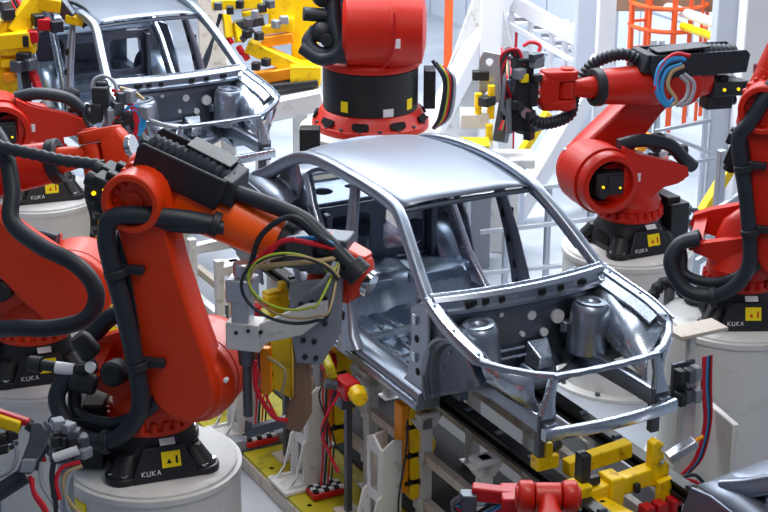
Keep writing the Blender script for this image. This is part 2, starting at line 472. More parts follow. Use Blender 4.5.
        MB().sheet([[(s*.56, 2.55, .93), (s*.55, 2.75, 1.22), (s*.54, 2.72, 1.28)], [(s*.57, 3.15, .95), (s*.565, 3.0, 1.12), (s*.54, 2.78, 1.27)]], .014).build('inner_c_pillar', 'steel_i', root)
        strip([(s*.55, 2.58, 1.20), (s*.575, 2.44, .99), (s*.59, 2.30, .84), (s*.61, 2.08, .52), (s*.66, 1.88, .26)], [.09, .10, .12, .13, .16], .06, s, 'rear_door_pillar', 'steel_b', root)
        MB().box((s*.47, 2.40, .66), (.05, .10, .50)).build('seat_back_post', 'steel_d', root, .012)
        # belt rail inside of the rear door
        MB().tube([(s*.70, .95, .2), (s*.66, .95, .25), (s*.2, .95, .27)], .04, 8).build('seat_crossmember', 'steel_b', root)
        MB().tube([(s*.70, 1.4, .2), (s*.66, 1.4, .25), (s*.2, 1.4, .27)], .04, 8).build('seat_crossmember', 'steel_b', root)
    # cowl: windscreen lower beam, a stepped channel
    prof = [(.36, .985), (.31, .98), (.285, .955), (.285, .90), (.26, .89), (.26, .865), (.38, .865), (.40, .93)]
    rings = []
    for i in range(13):
        s = -1+2*i/12; dy = -.10*(1-s*s); dz = .012*(1-s*s)
        rings.append([(s*.69, y+dy, z+dz) for y, z in prof])
    cw = MB().loft(rings).build('cowl_beam', 'steel', root)
    ed = MB(); ed.tube([(-.69+.115*i, .355-.10*(1-(-1+i/6)**2), .985+.012*(1-(-1+i/6)**2)) for i in range(13)], .014, 6); ed.build('cowl_flange', 'steel_b', cw)
    hl = MB()
    for x, w in ((-.44, .10), (-.34, .05), (-.22, .045), (.10, .06), (.26, .05), (.45, .08)):
        s = x/.69; hl.box((x, .283-.10*(1-s*s), .925+.01*(1-s*s)), (w, .02, .036), rz=-.3*s*.9)
    hl.build('cowl_slot', 'recess', cw, .004)
    # firewall with stiffening beads and grommets
    rows = []
    for j in range(7):
        t = j/6; z = .87-.62*t
        rows.append([(-.66+1.32*i/16, .33-.09*(1-(-1+i/8)**2)+.10*t*t, z) for i in range(17)])
    fw = MB().sheet(rows, .012).build('firewall', 'steel_d', root)
    fb = MB()
    for z, x0, x1 in ((.52, -.42, .0), (.46, -.45, .05)): fb.tube([(x0, .245, z), ((x0+x1)/2, .235, z), (x1, .235, z)], .012, 6)
    fb.build('firewall_bead', 'steel_b', fw)
    fd = MB()
    for x, z, r_ in ((.05, .75, .035), (.27, .70, .05), (.16, .60, .03), (-.40, .72, .025), (-.2, .8, .018), (-.02, .62, .018), (.42, .6, .03)): fd.cyl((x, .25, z), (x, .222, z), r_, n=16)
    fd.build('grommet', 'checker', fw)
    MB().loft([[(.02, .24, .56), (.20, .24, .56), (.16, .24, .40), (.0, .24, .40)], [(.07, .12, .46), (.17, .12, .46), (.15, .1, .38), (.04, .1, .38)]]).build('steering_bracket', 'steel_b', root, .01)
    MB().loft([[(-.03, .25, .40), (.27, .25, .40), (.27, .30, .18), (-.03, .3, .18)], [(.05, .1, .34), (.2, .1, .34), (.25, .2, .18), (.0, .2, .18)]]).build('tunnel_mouth', 'steel_i', root, .02)
    for x, w_, h_ in ((-.50, .10, .16), (.36, .14, .10), (-.30, .08, .12)):
        MB().loft([[(x+a*w_, .235, .62+b*h_) for a, b in ((-.5, -.5), (.5, -.5), (.5, .5), (-.5, .5))], [(x+a*w_*.7, .185, .62+b*h_*.7) for a, b in ((-.5, -.5), (.5, -.5), (.5, .5), (-.5, .5))]]).build('firewall_pressing', 'steel', fw, .008)
    MB().tube([(-.44, .18, .36), (-.2, .05, .33), (.2, .05, .33), (.44, .18, .36)], .045, 10).build('subframe_tube', 'steel_d', root)
    # upper crossmember with scalloped edge, and bumper beam
    rings = []
    for i in range(21):
        x = -.41+.82*i/20; w = .055+.010*math.cos(i*2*PI/4)
        rings.append([(x, -.755-.03*(1-(x/.41)**2)+yy, .768+zz) for yy, zz in rrect(w, .035, .01, 2)])
    MB().loft(rings).build('upper_crossmember', 'steel', root)
    MB().loft([[(x, -.835-.05*(1-(x/.52)**2)+yy, .41+zz) for yy, zz in rrect(.055, .085, .014, 2)] for x in [-.52+1.04*i/10 for i in range(11)]]).build('bumper_beam', 'steel_b', root)
    # floor pan with tunnel, beads
    rows = []
    ys = [.42, .6, .9, 1.2, 1.6, 1.95, 2.05, 2.12, 2.45]
    zs = [.30, .19, .185, .185, .185, .20, .36, .40, .42]
    for y, z in zip(ys, zs):
        row = []
        for i in range(33):
            x = -.70+1.4*i/32
            tn = max(0, 1-(abs(x)/.17)**4)*(.20 if y < 1.9 else .03)
            bd = .012*math.sin(x*60)*(1 if abs(x) > .2 else 0)
            row.append((x, y, z+tn+bd))
        rows.append(row)
    MB().sheet(rows, .01).build('floor_pan', 'steel_i', root)
    for x in (-.32, .32): MB().loft([[(x+u, y, .375+w) for u, w in rrect(.50, .10, .03, 3)] for y in (2.03, 2.10, 2.36, 2.40)]).build('rear_bench', 'steel_i', root, .012)
    for x in (-.52, -.38, -.26, .26, .38, .52): MB().tube([(x, .72, .19), (x, 1.0, .205), (x, 1.35, .205), (x, 1.85, .20)], .018, 6).build('floor_bead', 'steel_b', root)
    MB().sheet([[(-.6+1.2*i/24, y, z+.012*math.sin(i*2.1)) for i in range(25)] for y, z in ((2.45, .42), (2.8, .40), (3.2, .36), (3.46, .38))], .01).build('boot_floor', 'steel_i', root)
    MB().cyl((0, 2.95, .34), (0, 2.95, .365), .28, .30).build('spare_wheel_well', 'steel_d', root)
    ps = MB().frame([(-.55, 2.50), (.55, 2.50), (.58, 3.06), (-.58, 3.06)], [circ(-.33, 2.78, .09), circ(.33, 2.78, .09), [(x, y+2.8) for x, y in rrect(.22, .10, .03)]], (0, 0, .955), (1, 0, 0), (0, 1, 0), .02)
    ps.build('parcel_shelf', 'steel_i', root, .004)
    bh = MB().frame([(-.52, .44), (.52, .44), (.52, .94), (-.52, .94)], [[(x-.24, y+.68) for x, y in rrect(.36, .34, .06)], [(x+.24, y+.68) for x, y in rrect(.36, .34, .06)]], (0, 2.47, 0), (1, 0, 0), (0, 0, 1), .025)
    bh.build('rear_bulkhead', 'steel_d', root, .005)
    MB().loft([[(x, 3.50+yy-.04*(x/.6)**2, zz) for yy, zz in [(-.03, .30), (.03, .30), (.05, .55), (.03, .76), (-.03, .80), (-.06, .76)]] for x in [-.6+.1*i for i in range(13)]]).build('rear_panel', 'steel', root, .006)
    for x in (-.35, .35): MB().box((x, 1.2, .12), (.08, 1.5, .07)).build('underbody_rail', 'steel_d', root, .01)
    MB().sheet([[(x, y+.02-.05*(x/.58)**2*(1 if y > 3.2 else -1), z+.012*(1-(x/.58)**2)) for x in [-.575+.115*i for i in range(11)]] for y, z in ((3.02, 1.005), (3.14, 1.02), (3.30, 1.015), (3.44, .99), (3.53, .945), (3.56, .88))], .01).build('boot_lid', 'roof', root)
    MB().tube([(-.66, .60, .86), (-.3, .56, .80), (.3, .56, .80), (.66, .60, .86)], .028, 10).build('dashboard_tube', 'steel_d', root)
    return root
# ------------------------------------------------------------------ robots
def hexbolt(b, p, d, r=.022, t=.02):
    p, d = V(p), V(d).normalized(); b.cyl(p, p+d*t, r, n=6)

def make_robot(pos, h, hb, a, e, label, paint='red', arm='red', dress=True, side_hose=True, wrist=(0, 0), roll=0., tool=None, group='robots around the welding line', bo=0., bz=0., ms=1., rs=1., mz=0., tail=True, bl=1., ja=R(152), hose_pts=None, rib=.02,  hose_end=None, L2=1.15, LF=1.2, gauge=True, front=0.):
    """h heading of the column, hb heading of the fixed base, a lean of the link arm, e elevation of the forearm"""
    root = empty('industrial_robot', pos, h, label, 'robot', group)
    B = Matrix.Rotation(hb-h, 4, 'Z')
    # ---- fixed base
    b = MB(B)
    def sq(w, c, z): return [(x, y, z) for x, y in rrect(2*w, 2*w, c, 5)]
    b.loft([sq(.29, .10, .0), sq(.29, .10, .035), sq(.28, .12, .08), sq(.275, .15, .16), sq(.275, .26, .235), sq(.275, .27, .275)])
    for sx in (-1, 1):
        for sy in (-1, 1):
            b.prism([(x, y) for x, y in rrect(.22, .22, .10, 4)], (sx*.265, sy*.265, .024), (1, 0, 0), (0, 1, 0), .048)
            b.loft([[(sx*.265+x, sy*.265+y, .045) for x, y in rrect(.18, .18, .08, 3)], [(sx*.20+x, sy*.20+y, .17) for x, y in rrect(.14, .14, .06, 3)]])
    base = b.build('base_frame', 'black', root, .008)
    # sloping front plate with stickers
    b = MB(B)
    o = V((.335, 0, .0)); ey = V((-.30, 0, .95)).normalized(); ex = V((0, 1, 0))
    b.prism([(-.22, 0), (.22, 0), (.21, .05), (.13, .225), (-.13, .225), (-.21, .05)], o+V((.025, 0, .0)), ex, ey, .03)
    fp = b.build('front_plate', 'black', base, .008)
    n = ex.cross(ey).normalized(); n = n if n.x > 0 else -n
    def onplate(x, y, off): return o+V((.025, 0, 0))+ex*x+ey*y+n*(.0155+off)
    MB(B).prism([(-.062, -.052), (.062, -.052), (.062, .052), (-.062, .052)], onplate(.045, .135, .001), ex, ey, .003).build('warning_sticker', 'stickery', base)
    tri = MB(B); tri.prism([(-.022, -.026), (.012, -.026), (-.005, .006)], onplate(.035, .135, .003), ex, ey, .002)
    tri.prism([(.022, -.03), (.036, -.03), (.036, .02), (.022, .02)], onplate(.052, .135, .003), ex, ey, .002); tri.build('sticker_symbol', 'redink' if paint == 'red' else 'ink', base)
    MB(B).prism([(-.05, -.024), (.05, -.024), (.05, .024), (-.05, .024)], V((.302, .03, .247)), ex, V((-.75, 0, .66)), .004).build('data_plate', 'stickerw', base)
    let = MB(B)   # white lettering strokes on the plate, as small as in the photo
    def stroke(x0, y0, x1, y1):
        p, q = onplate(x0, y0, .001), onplate(x1, y1, .001)
        let.bar(p, q, .005, .002, up=n)
    lx = -.155
    for ch in 'KUKA':
        S = {'K': [(0, 0, 0, 1), (0, .5, .8, 1), (0, .5, .8, 0)], 'U': [(0, 1, 0, 0), (0, 0, .8, 0), (.8, 0, .8, 1)], 'A': [(0, 0, .4, 1), (.4, 1, .8, 0), (.2, .4, .6, .4)]}[ch]
        for x0, y0, x1, y1 in S: stroke(lx+x0*.026, .045+y0*.03, lx+x1*.026, .045+y1*.03)
        lx += .034
    let.build('lettering', 'lettering', base)
    rc = MB(B)
    for sy in (-1, 1):
        rc.prism([(-.13, -.06), (.11, -.06), (.09, .04), (-.10, .04)], V((.02, sy*.279, .115)), (1, 0, 0), V((0, -sy*.25, 1)), .02)
        rc.prism([(-.05, -.07), (.05, -.07), (.035, .045), (-.035, .045)], V((.22, sy*.24, .14)), V((-.7, .7*sy, 0)), V((-.2, -.2*sy, 1)), .02)
    rc.build('base_recess', 'recess', base, .006)
    bt = MB(B)
    for sx in (-1, 1):
        for sy in (-1, 1):
            for q in (-.05, .05): hexbolt(bt, (sx*.30+q*sx*.7, sy*.30-q*sy*.7, .046), (0, 0, 1), .024, .022)
    bt.build('foot_bolt', 'chrome', base)
    # rear connection box with plugs and cables
    B = Matrix.Rotation(ja-PI-h, 4, 'Z')
    jb = MB(B); jb.box((-.39, 0, .20), (.20, .46, .36)); jb.box((-.36, .02, .40), (.14, .30, .06)); jb = jb.build('junction_box', 'black', root, .012)
    pl = MB(B)
    for i, (y, z) in enumerate([(-.16, .28), (-.05, .28), (.06, .28), (.16, .28), (-.12, .16), (.0, .16), (.12, .16)]):
        pl.box((-.51, y, z), (.06, .07, .08)); pl.cyl((-.54, y, z), (-.63, y, z-.02), .024, n=10)
    pl.build('plug', 'gunmetal', jb, .005)
    for i, (y, z, m_) in enumerate([(-.16, .28, 'redc'), (-.05, .28, 'hose'), (.06, .28, 'greyc'), (.16, .28, 'hose'), (.0, .16, 'tanc')]):
        MB(B).tube([(-.62, y, z-.02), (-.70, y-.02, max(.06, z-.1)), (-.70+.02*i, y*.8, .03)], .016, 8).build('cable', m_, jb)
    # ---- rotating column
    c = MB()
    c.lathe((0, 0, .275), (0, 0, 1), [(.285, 0), (.285, .035), (.262, .04), (.262, .09), (.275, .1), (.27, .16)], 40)
    for i in range(22):
        t = 2*PI*i/22; c.cyl((.272*math.cos(t), .272*math.sin(t), .295), (.272*math.cos(t), .272*math.sin(t), .372), .030, .022, n=10)
    def ell(cx, cy, z, rx, ry, n=28): return [(cx+rx*math.cos(2*PI*i/n), cy+ry*math.sin(2*PI*i/n), z) for i in range(n)]
    c.loft([ell(0, 0, .40, .27, .27), ell(.05, .02, .47, .29, .26), ell(.13, .03, .56, .36, .22), ell(.16, .03, .66, .37, .17), ell(.17, .03, .78, .33, .13), ell(.17, .03, .86, .24, .09), ell(.18, .03, .89, .12, .05)])
    c.ring((.35, -.10, .675), (.35, .18, .675), .30, .19, 40)
    c.lathe((.35, .18, .675), (0, 1, 0), [(.28, 0), (.28, .06), (.262, .115), (.215, .12), (.205, .10), (.205, .0)], 40, caps=False)
    # tail arms to the rear with an opening between
    c.prism([(.2, .98), (.05, .90), (-.28, .80), (-.42, .74), (-.44, .66), (-.34, .60), (-.2, .58), (-.05, .48), (.05, .45), (.2, .5)], (0, .19, 0), (1, 0, 0), (0, 0, 1), .10)
    c.prism([(.1, .72), (-.3, .62), (-.38, .60), (-.36, .54), (-.05, .44), (.1, .46)], (0, -.12, 0), (1, 0, 0), (0, 0, 1), .09)
    c.loft([[(-.40, y, z) for y, z in ((-.16, .55), (.23, .62), (.23, .74), (-.16, .62))], [(-.30, y, z) for y, z in ((-.16, .55), (.23, .60), (.23, .78), (-.16, .63))]])
    col = c.build('rotating_column', paint, root, .01)
    MB().cyl((.35, .12, .675), (.35, .135, .675), .2, n=28).build('motor_recess', 'recess', col)
    m_ = MB(); m_.box((.35, .20, .675), (.26, .16, .2)); m_.box((.30, .285, .69), (.14, .02, .12)); m_.cyl((.42, .2, .60), (.42, .30, .60), .05, n=16)
    mo = m_.build('shoulder_motor', 'blackp', root, .015)
    l = MB()
    for x, z in ((.26, .64), (.42, .66)): l.cyl((x, .28, z), (x, .297, z), .011, n=10)
    l.build('indicator', 'led', mo)
    MB().box((.08, .247, .70), (.075, .004, .075)).build('data_plate', 'stickerw', col)
    # ---- link arm
    A2 = V((.35, 0, .675)); du = V((math.sin(a), 0, math.cos(a))); dn = V((math.cos(a), 0, -math.sin(a)))
    A3 = A2+du*L2
    lk = MB(); yc = -.235
    prof = []
    for i in range(11):
        t = R(180+180*i/10); prof.append((.235*math.cos(t), .235*math.sin(t)))
    prof += [(.225, .20), (.195, .45), (.165, .80), (.165, L2-.12)]
    for i in range(11):
        t = R(0+180*i/10); prof.append((.18*math.cos(t), L2+.18*math.sin(t)))
    prof += [(-.175, L2-.12), (-.165, .80), (-.20, .45), (-.235, .20)]
    rings = []
    for y, s in ((-.13, .93), (-.10, 1.), (.07, 1.), (.115, .90)):
        rings.append([A2+dn*(x*s)+du*(L2/2+(z-L2/2)*(1-(1-s)*.35))+V((0, yc-y, 0)) for x, z in prof])
    lk.loft(rings)
    lk.lathe(A2+V((0, -.06, 0)), (0, -1, 0), [(.27, 0), (.295, .03), (.295, .12), (.27, .15), (.262, .16), (.25, .24)], 40)
    lk.ring(A3+V((0, yc-.06, 0)), A3+V((0, yc-.19, 0)), .19, .14, 36)
    link = lk.build('link_arm', paint, root, .012)
    MB().cyl(A3+V((0, yc-.07, 0)), A3+V((0, yc-.128, 0)), .06, n=20).build('elbow_cap', paint, link)
    bt = MB()
    for i in range(12):
        t = 2*PI*i/12; p = A3+V((.115*math.cos(t), yc-.118, .115*math.sin(t))); hexbolt(bt, p, (0, -1, 0), .014, .018)
    bt.build('elbow_bolt', paint, link)
    MB().box(A2+dn*.262+V((0, -.24, 0)), (.03, .05, .03)).build('sight_glass', 'stickerw', link, .01)
    # ---- forearm
    fd = V((math.cos(e), 0, math.sin(e))); fn = V((-math.sin(e), 0, math.cos(e))); fy = V((0, 1, 0))
    F = lambda x, y, z: A3+fd*x+fy*y+fn*z
    f = MB()
    f.lathe(A3+V((0, -.16, 0)), (0, 1, 0), [(.18, 0), (.19, .03), (.19, .10), (.18, .11), (.18, .30), (.16, .34)], 36)
    for i in range(18):
        t = 2*PI*i/18; p = A3+V((.182*math.cos(t), -.165, .182*math.sin(t))); f.cyl(p, p+V((0, .055, 0)), .022, n=8)
    def er(x, ry, rz, z=0, n=28, sq=2.6):
        q = []
        for i in range(n):
            t = 2*PI*i/n; cc, ss = math.cos(t), math.sin(t)
            q.append(F(x, ry*abs(cc)**(2/sq)*(1 if cc > 0 else -1), z+rz*abs(ss)**(2/sq)*(1 if ss > 0 else -1)))
        return q
    f.loft([er(-.30*rs, .13, .12, .02), er(-.26*rs, .15, .14, .02), er(-.1*rs, .17, .17, .02), er(.1, .17, .17, .01), er(.22, .165, .17, 0)])
    fa = f.build('forearm_housing', paint, root, .008)
    LT = LF-.30
    f = MB(); f.loft([er(.20, .17, .18, 0, 32, 2.2), er(.45, .165, .17, 0, 32, 2), er(LT-.02, .145, .15, 0, 32, 2), er(LT, .135, .14, 0, 32, 2)])
    tube_ = f.build('forearm_tube', arm, root)
    MB().box(F(.12, -.172, .06), (.05, .006, .035), rot=Matrix.Rotation(-e, 3, 'Y')).build('data_plate', 'stickerw', fa)
    cl = MB(); cl.ring(F(LT-.03, 0, 0), F(LT+.05, 0, 0), .165, .10, 32); cl.build('wrist_collar', 'blackp', root, .012)
    # rear motors
    mt = MB(); rot = Matrix.Rotation(-e, 3, 'Y')
    for y, z, L in ((-.09, .06, .30*ms), (.09, .06, .34*ms), (0, -.08, .26*ms)):
        z += mz; mt.box(F(-.30*rs-L/2+.02, y, z), (L, .15, .13), rot=rot); mt.cyl(F(-.30*rs-L+.03, y, z), F(-.30*rs-.04-L, y, z), .05, n=14)
        mt.box(F(-.30*rs-L*.3, y, z+.085), (.09, .07, .05), rot=rot)
    mt = mt.build('wrist_motor', 'blackp', root, .012)
    l = MB()
    for y, z in ((-.168, .07), (-.168, .02)): l.cyl(F(-.30*rs-ms*(.10 if z > .05 else .2), y, z+mz), F(-.30*rs-ms*(.10 if z > .05 else .2), y-.012, z+mz), .014, n=10)
    for x in (-.30*rs-.08*ms, -.30*rs-.22*ms): l.cyl(F(x, .168, .06+mz), F(x, .18, .06+mz), .014, n=10)
    l.build('indicator', 'led', mt)
    # ---- wrist: neck, fork, hand
    W = A3+fd*LF
    w = MB()
    w.loft([er(LT+.02, .095, .10, 0, 24, 2), er(LT+.12, .085, .088, 0, 24, 2), er(LT+.19, .06, .075, 0, 24, 2.4), er(LF+.05, .05, .07, 0, 24, 2.6)])
    fork_ax = fy*math.cos(roll)+fn*math.sin(roll)
    w.cyl(W-fork_ax*.075, W+fork_ax*.075, .082, n=28)
    neck = w.build('wrist_neck', paint, root, .008)
    b5 = wrist[0]; b4 = wrist[1]
    bend_ax = fork_ax; perp = fd.cross(fork_ax).normalized()
    hd = (fd*math.cos(b5)+perp*math.sin(b5)).normalized(); hp = bend_ax.cross(hd).normalized()
    w = MB()
    for s in (-1, 1):
        o = W+bend_ax*s*.125
        rings = []
        for q, rad in ((-.045, .085), (-.03, .095), (.03, .095), (.045, .085)):
            pts = []
            for i in range(12):
                t = R(90+180*i/11); pts.append((rad*math.cos(t), rad*math.sin(t)))
            pts += [(.20, -rad*.85), (.23, -rad*.6), (.23, rad*.6), (.20, rad*.85)]
            rings.append([o+bend_ax*q+hd*x+hp*y for x, y in pts])
        w.loft(rings)
        w.cyl(o+bend_ax*s*.04, o+bend_ax*s*.062, .06, n=20)
    w.loft([[W+hd*.10+bend_ax*x+hp*y for x, y in rrect(.30, .17, .05, 4)], [W+hd*.24+bend_ax*x+hp*y for x, y in rrect(.30, .17, .06, 4)], [W+hd*.275+bend_ax*x+hp*y for x, y in rrect(.2, .15, .06, 4)]])
    fk = w.build('wrist_fork', paint, root, .012)
    MB().cyl(W+hd*.27, W+hd*.315, .085, n=24).build('tool_flange', 'chrome', root, .004)
    # ---- dress pack above the forearm
    if dress:
        Q = lambda x, y, z: F(x*bl+bo, y, z+bz)
        d = MB()
        for y in (-.17, .17): d.prism([(x*bl, z) for x, z in ((-.58, -.03), (.34, -.05), (.38, .05), (.36, .16), (-.56, .17), (-.60, .13))], Q(.0, y, .20), fd, fn, .028)
        d.prism([(-.58*bl, -.17), (.34*bl, -.17), (.34*bl, .17), (-.58*bl, .17)], Q(0, 0, .205), fd, fy, .02)
        d.prism([(-.02, 0), (.10, 0), (.06, .16), (-.02, .16)], Q(.33, 0, .20), fd, fn, .32)
        dc = d.build('energy_supply_box', 'blackp', root, .012)
        MB().prism([(-.20*bl, .0), (.30*bl, .0), (.30*bl, .19), (-.20*bl, .19)], Q(0, -.02, .395), fd*1+fn*-.06, fy, .018).build('box_lid', 'black', dc, .006)
        MB().tube([Q(-.55, .0, .30), Q(-.3, -.02, .31), Q(.1, -.03, .31), Q(.36, 0, .28)], .075, 14, ribs=.022).build('corrugated_hose', 'hose', dc)
        he = hose_end or (LF-.05, -.17, .12)
        hp_ = [F(*c) for c in hose_pts] if hose_pts else [Q(.36, -.05, .26), F((he[0]+bo+.36*bl)/2, -.09, .27+bz*.5), F(he[0]-.25, he[1]*.8, he[2]+.09), F(*he)]
        MB().tube(hp_, .052, 12, ribs=rib).build('protective_hose', 'hose', root)
        MB().cyl(hp_[-1]-(hp_[-1]-hp_[-2]).normalized()*.03, hp_[-1]+(hp_[-1]-hp_[-2]).normalized()*.06, .085, n=20).build('hose_clamp', 'blackp', root, .006)
    # ---- hoses along the link arm
    P = lambda u, n_, y: A2+du*u+dn*n_+V((0, y, 0))
    if side_hose:
        hs = []
        for k, (yy, off, rad) in enumerate(((-.42, 0, .058), (-.30, .075, .045))):
            pts = [F(.50+.05*k, -.22, .02), F(.28, -.32, .0-.05*k), P(L2-.06-off*.6, -.10+off, yy), P(L2-.18-off, -.205+off*.5, yy), P(L2-.40, -.22+off*.4, yy), P(L2*.5, -.215+off*.4, yy), P(.22, -.23+off*.3, yy),
                   P(-.05, -.27+off, yy), P(-.22+off*.5, -.42, yy), P(-.28+off, -.62, yy+.02), P(-.20+off, -.80, yy+.04), P(.0, -.88+off, yy+.08), P(.13-off*.3, -.80, yy+.14), P(.14, -.66, yy+.20)]
            hs.append(MB().tube(pts, rad, 12).build('side_hose', 'hose', root))
        cb = MB()
        for u, n_ in ((L2-.42, -.205), (.22, -.22)):
            cb.ring(P(u-.025, n_, -.42), P(u+.025, n_, -.42), .075, .055, 18); cb.box(P(u, n_+.09, -.38), (.16, .06, .05))
        cb.ring(F(.47, -.225, .02), F(.52, -.215, .02), .08, .056, 18)
        cb.ring(P(-.285, -.55, -.40), P(-.285, -.60, -.40), .078, .056, 18)
        cb.build('hose_clamp', 'blackp', root, .005)
    # hoses over the tail of the column (motor side)
    if tail: MB().tube([(.20, .10, .96), (-.02, .12, .99), (-.28, .13, .93), (-.42, .14, .80), (-.54, .12, .70)], .06, 12).build('tail_hose', 'hose', root)
    if tail:
        cp = MB()
        cp.lathe((-.30, -.20, .78), (-.35, -.1, .5), [(.06, 0), (.075, .02), (.075, .13), (.055, .17)], 18)
        cp.lathe((-.26, -.26, .60), (-.6, -.15, .15), [(.05, 0), (.07, .02), (.07, .15), (.05, .18)], 18)
        cp.lathe((-.12, -.20, .70), (0, -1, .2), [(.07, 0), (.085, .03), (.085, .14), (.06, .17)], 18)
        cp.cyl((-.32, -.28, .70), (-.62, -.30, .72), .036, n=14); cp.cyl((-.62, -.30, .72), (-.70, -.30, .72), .055, n=14)
        cp = cp.build('media_coupling', 'blackp', root, .006)
        MB().cyl((-.40, -.285, .705), (-.52, -.30, .715), .041, n=14).build('coupling_sleeve', 'stickerw', cp)
        g = MB(); g.cyl((-.24, -.38, .78), (-.24, -.40, .79), .035, n=20); g.build('pressure_gauge', 'checker', root)
    if tool: tool(root, W+hd*.315, hd, hp, bend_ax)
    return root

# weld gun carried by a robot: transformer block, brackets, cylinder, electrodes, cable loops
def weld_gun(root, o, d, p, q, size=1., electrodes=True, cables=True, dark=False):
    """o flange point, d outwards, p and q across"""
    G = lambda x, y, z: o+d*x*size+p*y*size+q*z*size
    b = MB(); b.prism([(-.14, -.16), (.14, -.16), (.14, .12), (.06, .18), (-.14, .18)], G(.03, 0, 0), p, q, .05*size)
    b.prism([(0, -.22), (.30, -.22), (.36, -.10), (.36, .14), (.22, .2), (0, .2)], G(.02, .12, 0), d, q, .03*size)
    g = b.build('weld_gun', 'blackp' if dark else 'alu', root, .006)
    b = MB(); b.prism(rrect(.22, .26, .02), G(.18, -.02, 0), d, q, .2*size); b.build('transformer', 'gunmetal' if dark else 'greyplate', g, .01)
    b = MB(); b.cyl(G(.14, -.13, -.18), G(.14, -.13, .26), .06*size, n=20); b.cyl(G(.14, -.13, .26), G(.14, -.13, .34), .045*size, n=18); b.build('gun_cylinder', 'alu', g, .006)
    bb = MB()
    for x in (.06, .14, .22, .30):
        for z in (-.12, .0, .12): hexbolt(bb, G(x, .137, z), p, .014*size, .016*size)
    bb.build('bolt', 'black', g)
    if electrodes:
        b = MB(); b.tube([G(.34, .08, .12), G(.55, .06, .14), G(.66, .03, .06)], .035*size, 10); b.tube([G(.34, .08, -.18), G(.6, .06, -.2), G(.68, .03, -.10)], .035*size, 10)
        b.cyl(G(.66, .03, .07), G(.67, .03, 0), .016*size, n=10); b.cyl(G(.68, .03, -.11), G(.675, .03, -.04), .016*size, n=10)
        b.build('electrode_arm', 'copper', g)
    if cables:
        for k, m_ in enumerate(('redc', 'bluec', 'greenc', 'hose', 'tanc', 'greyc')):
            r_ = random.Random(k)
            MB().tube([G(.1, -.08, .05*k-.1), G(.02, -.22-.02*k, .04*k), G(-.14, -.25+.02*k, .12-.03*k), G(-.28, -.12, .16-.02*k), G(-.36, .02+.02*k, .10)], (.014 if k != 3 else .022)*size, 8).build('cable', m_, g)
    return g
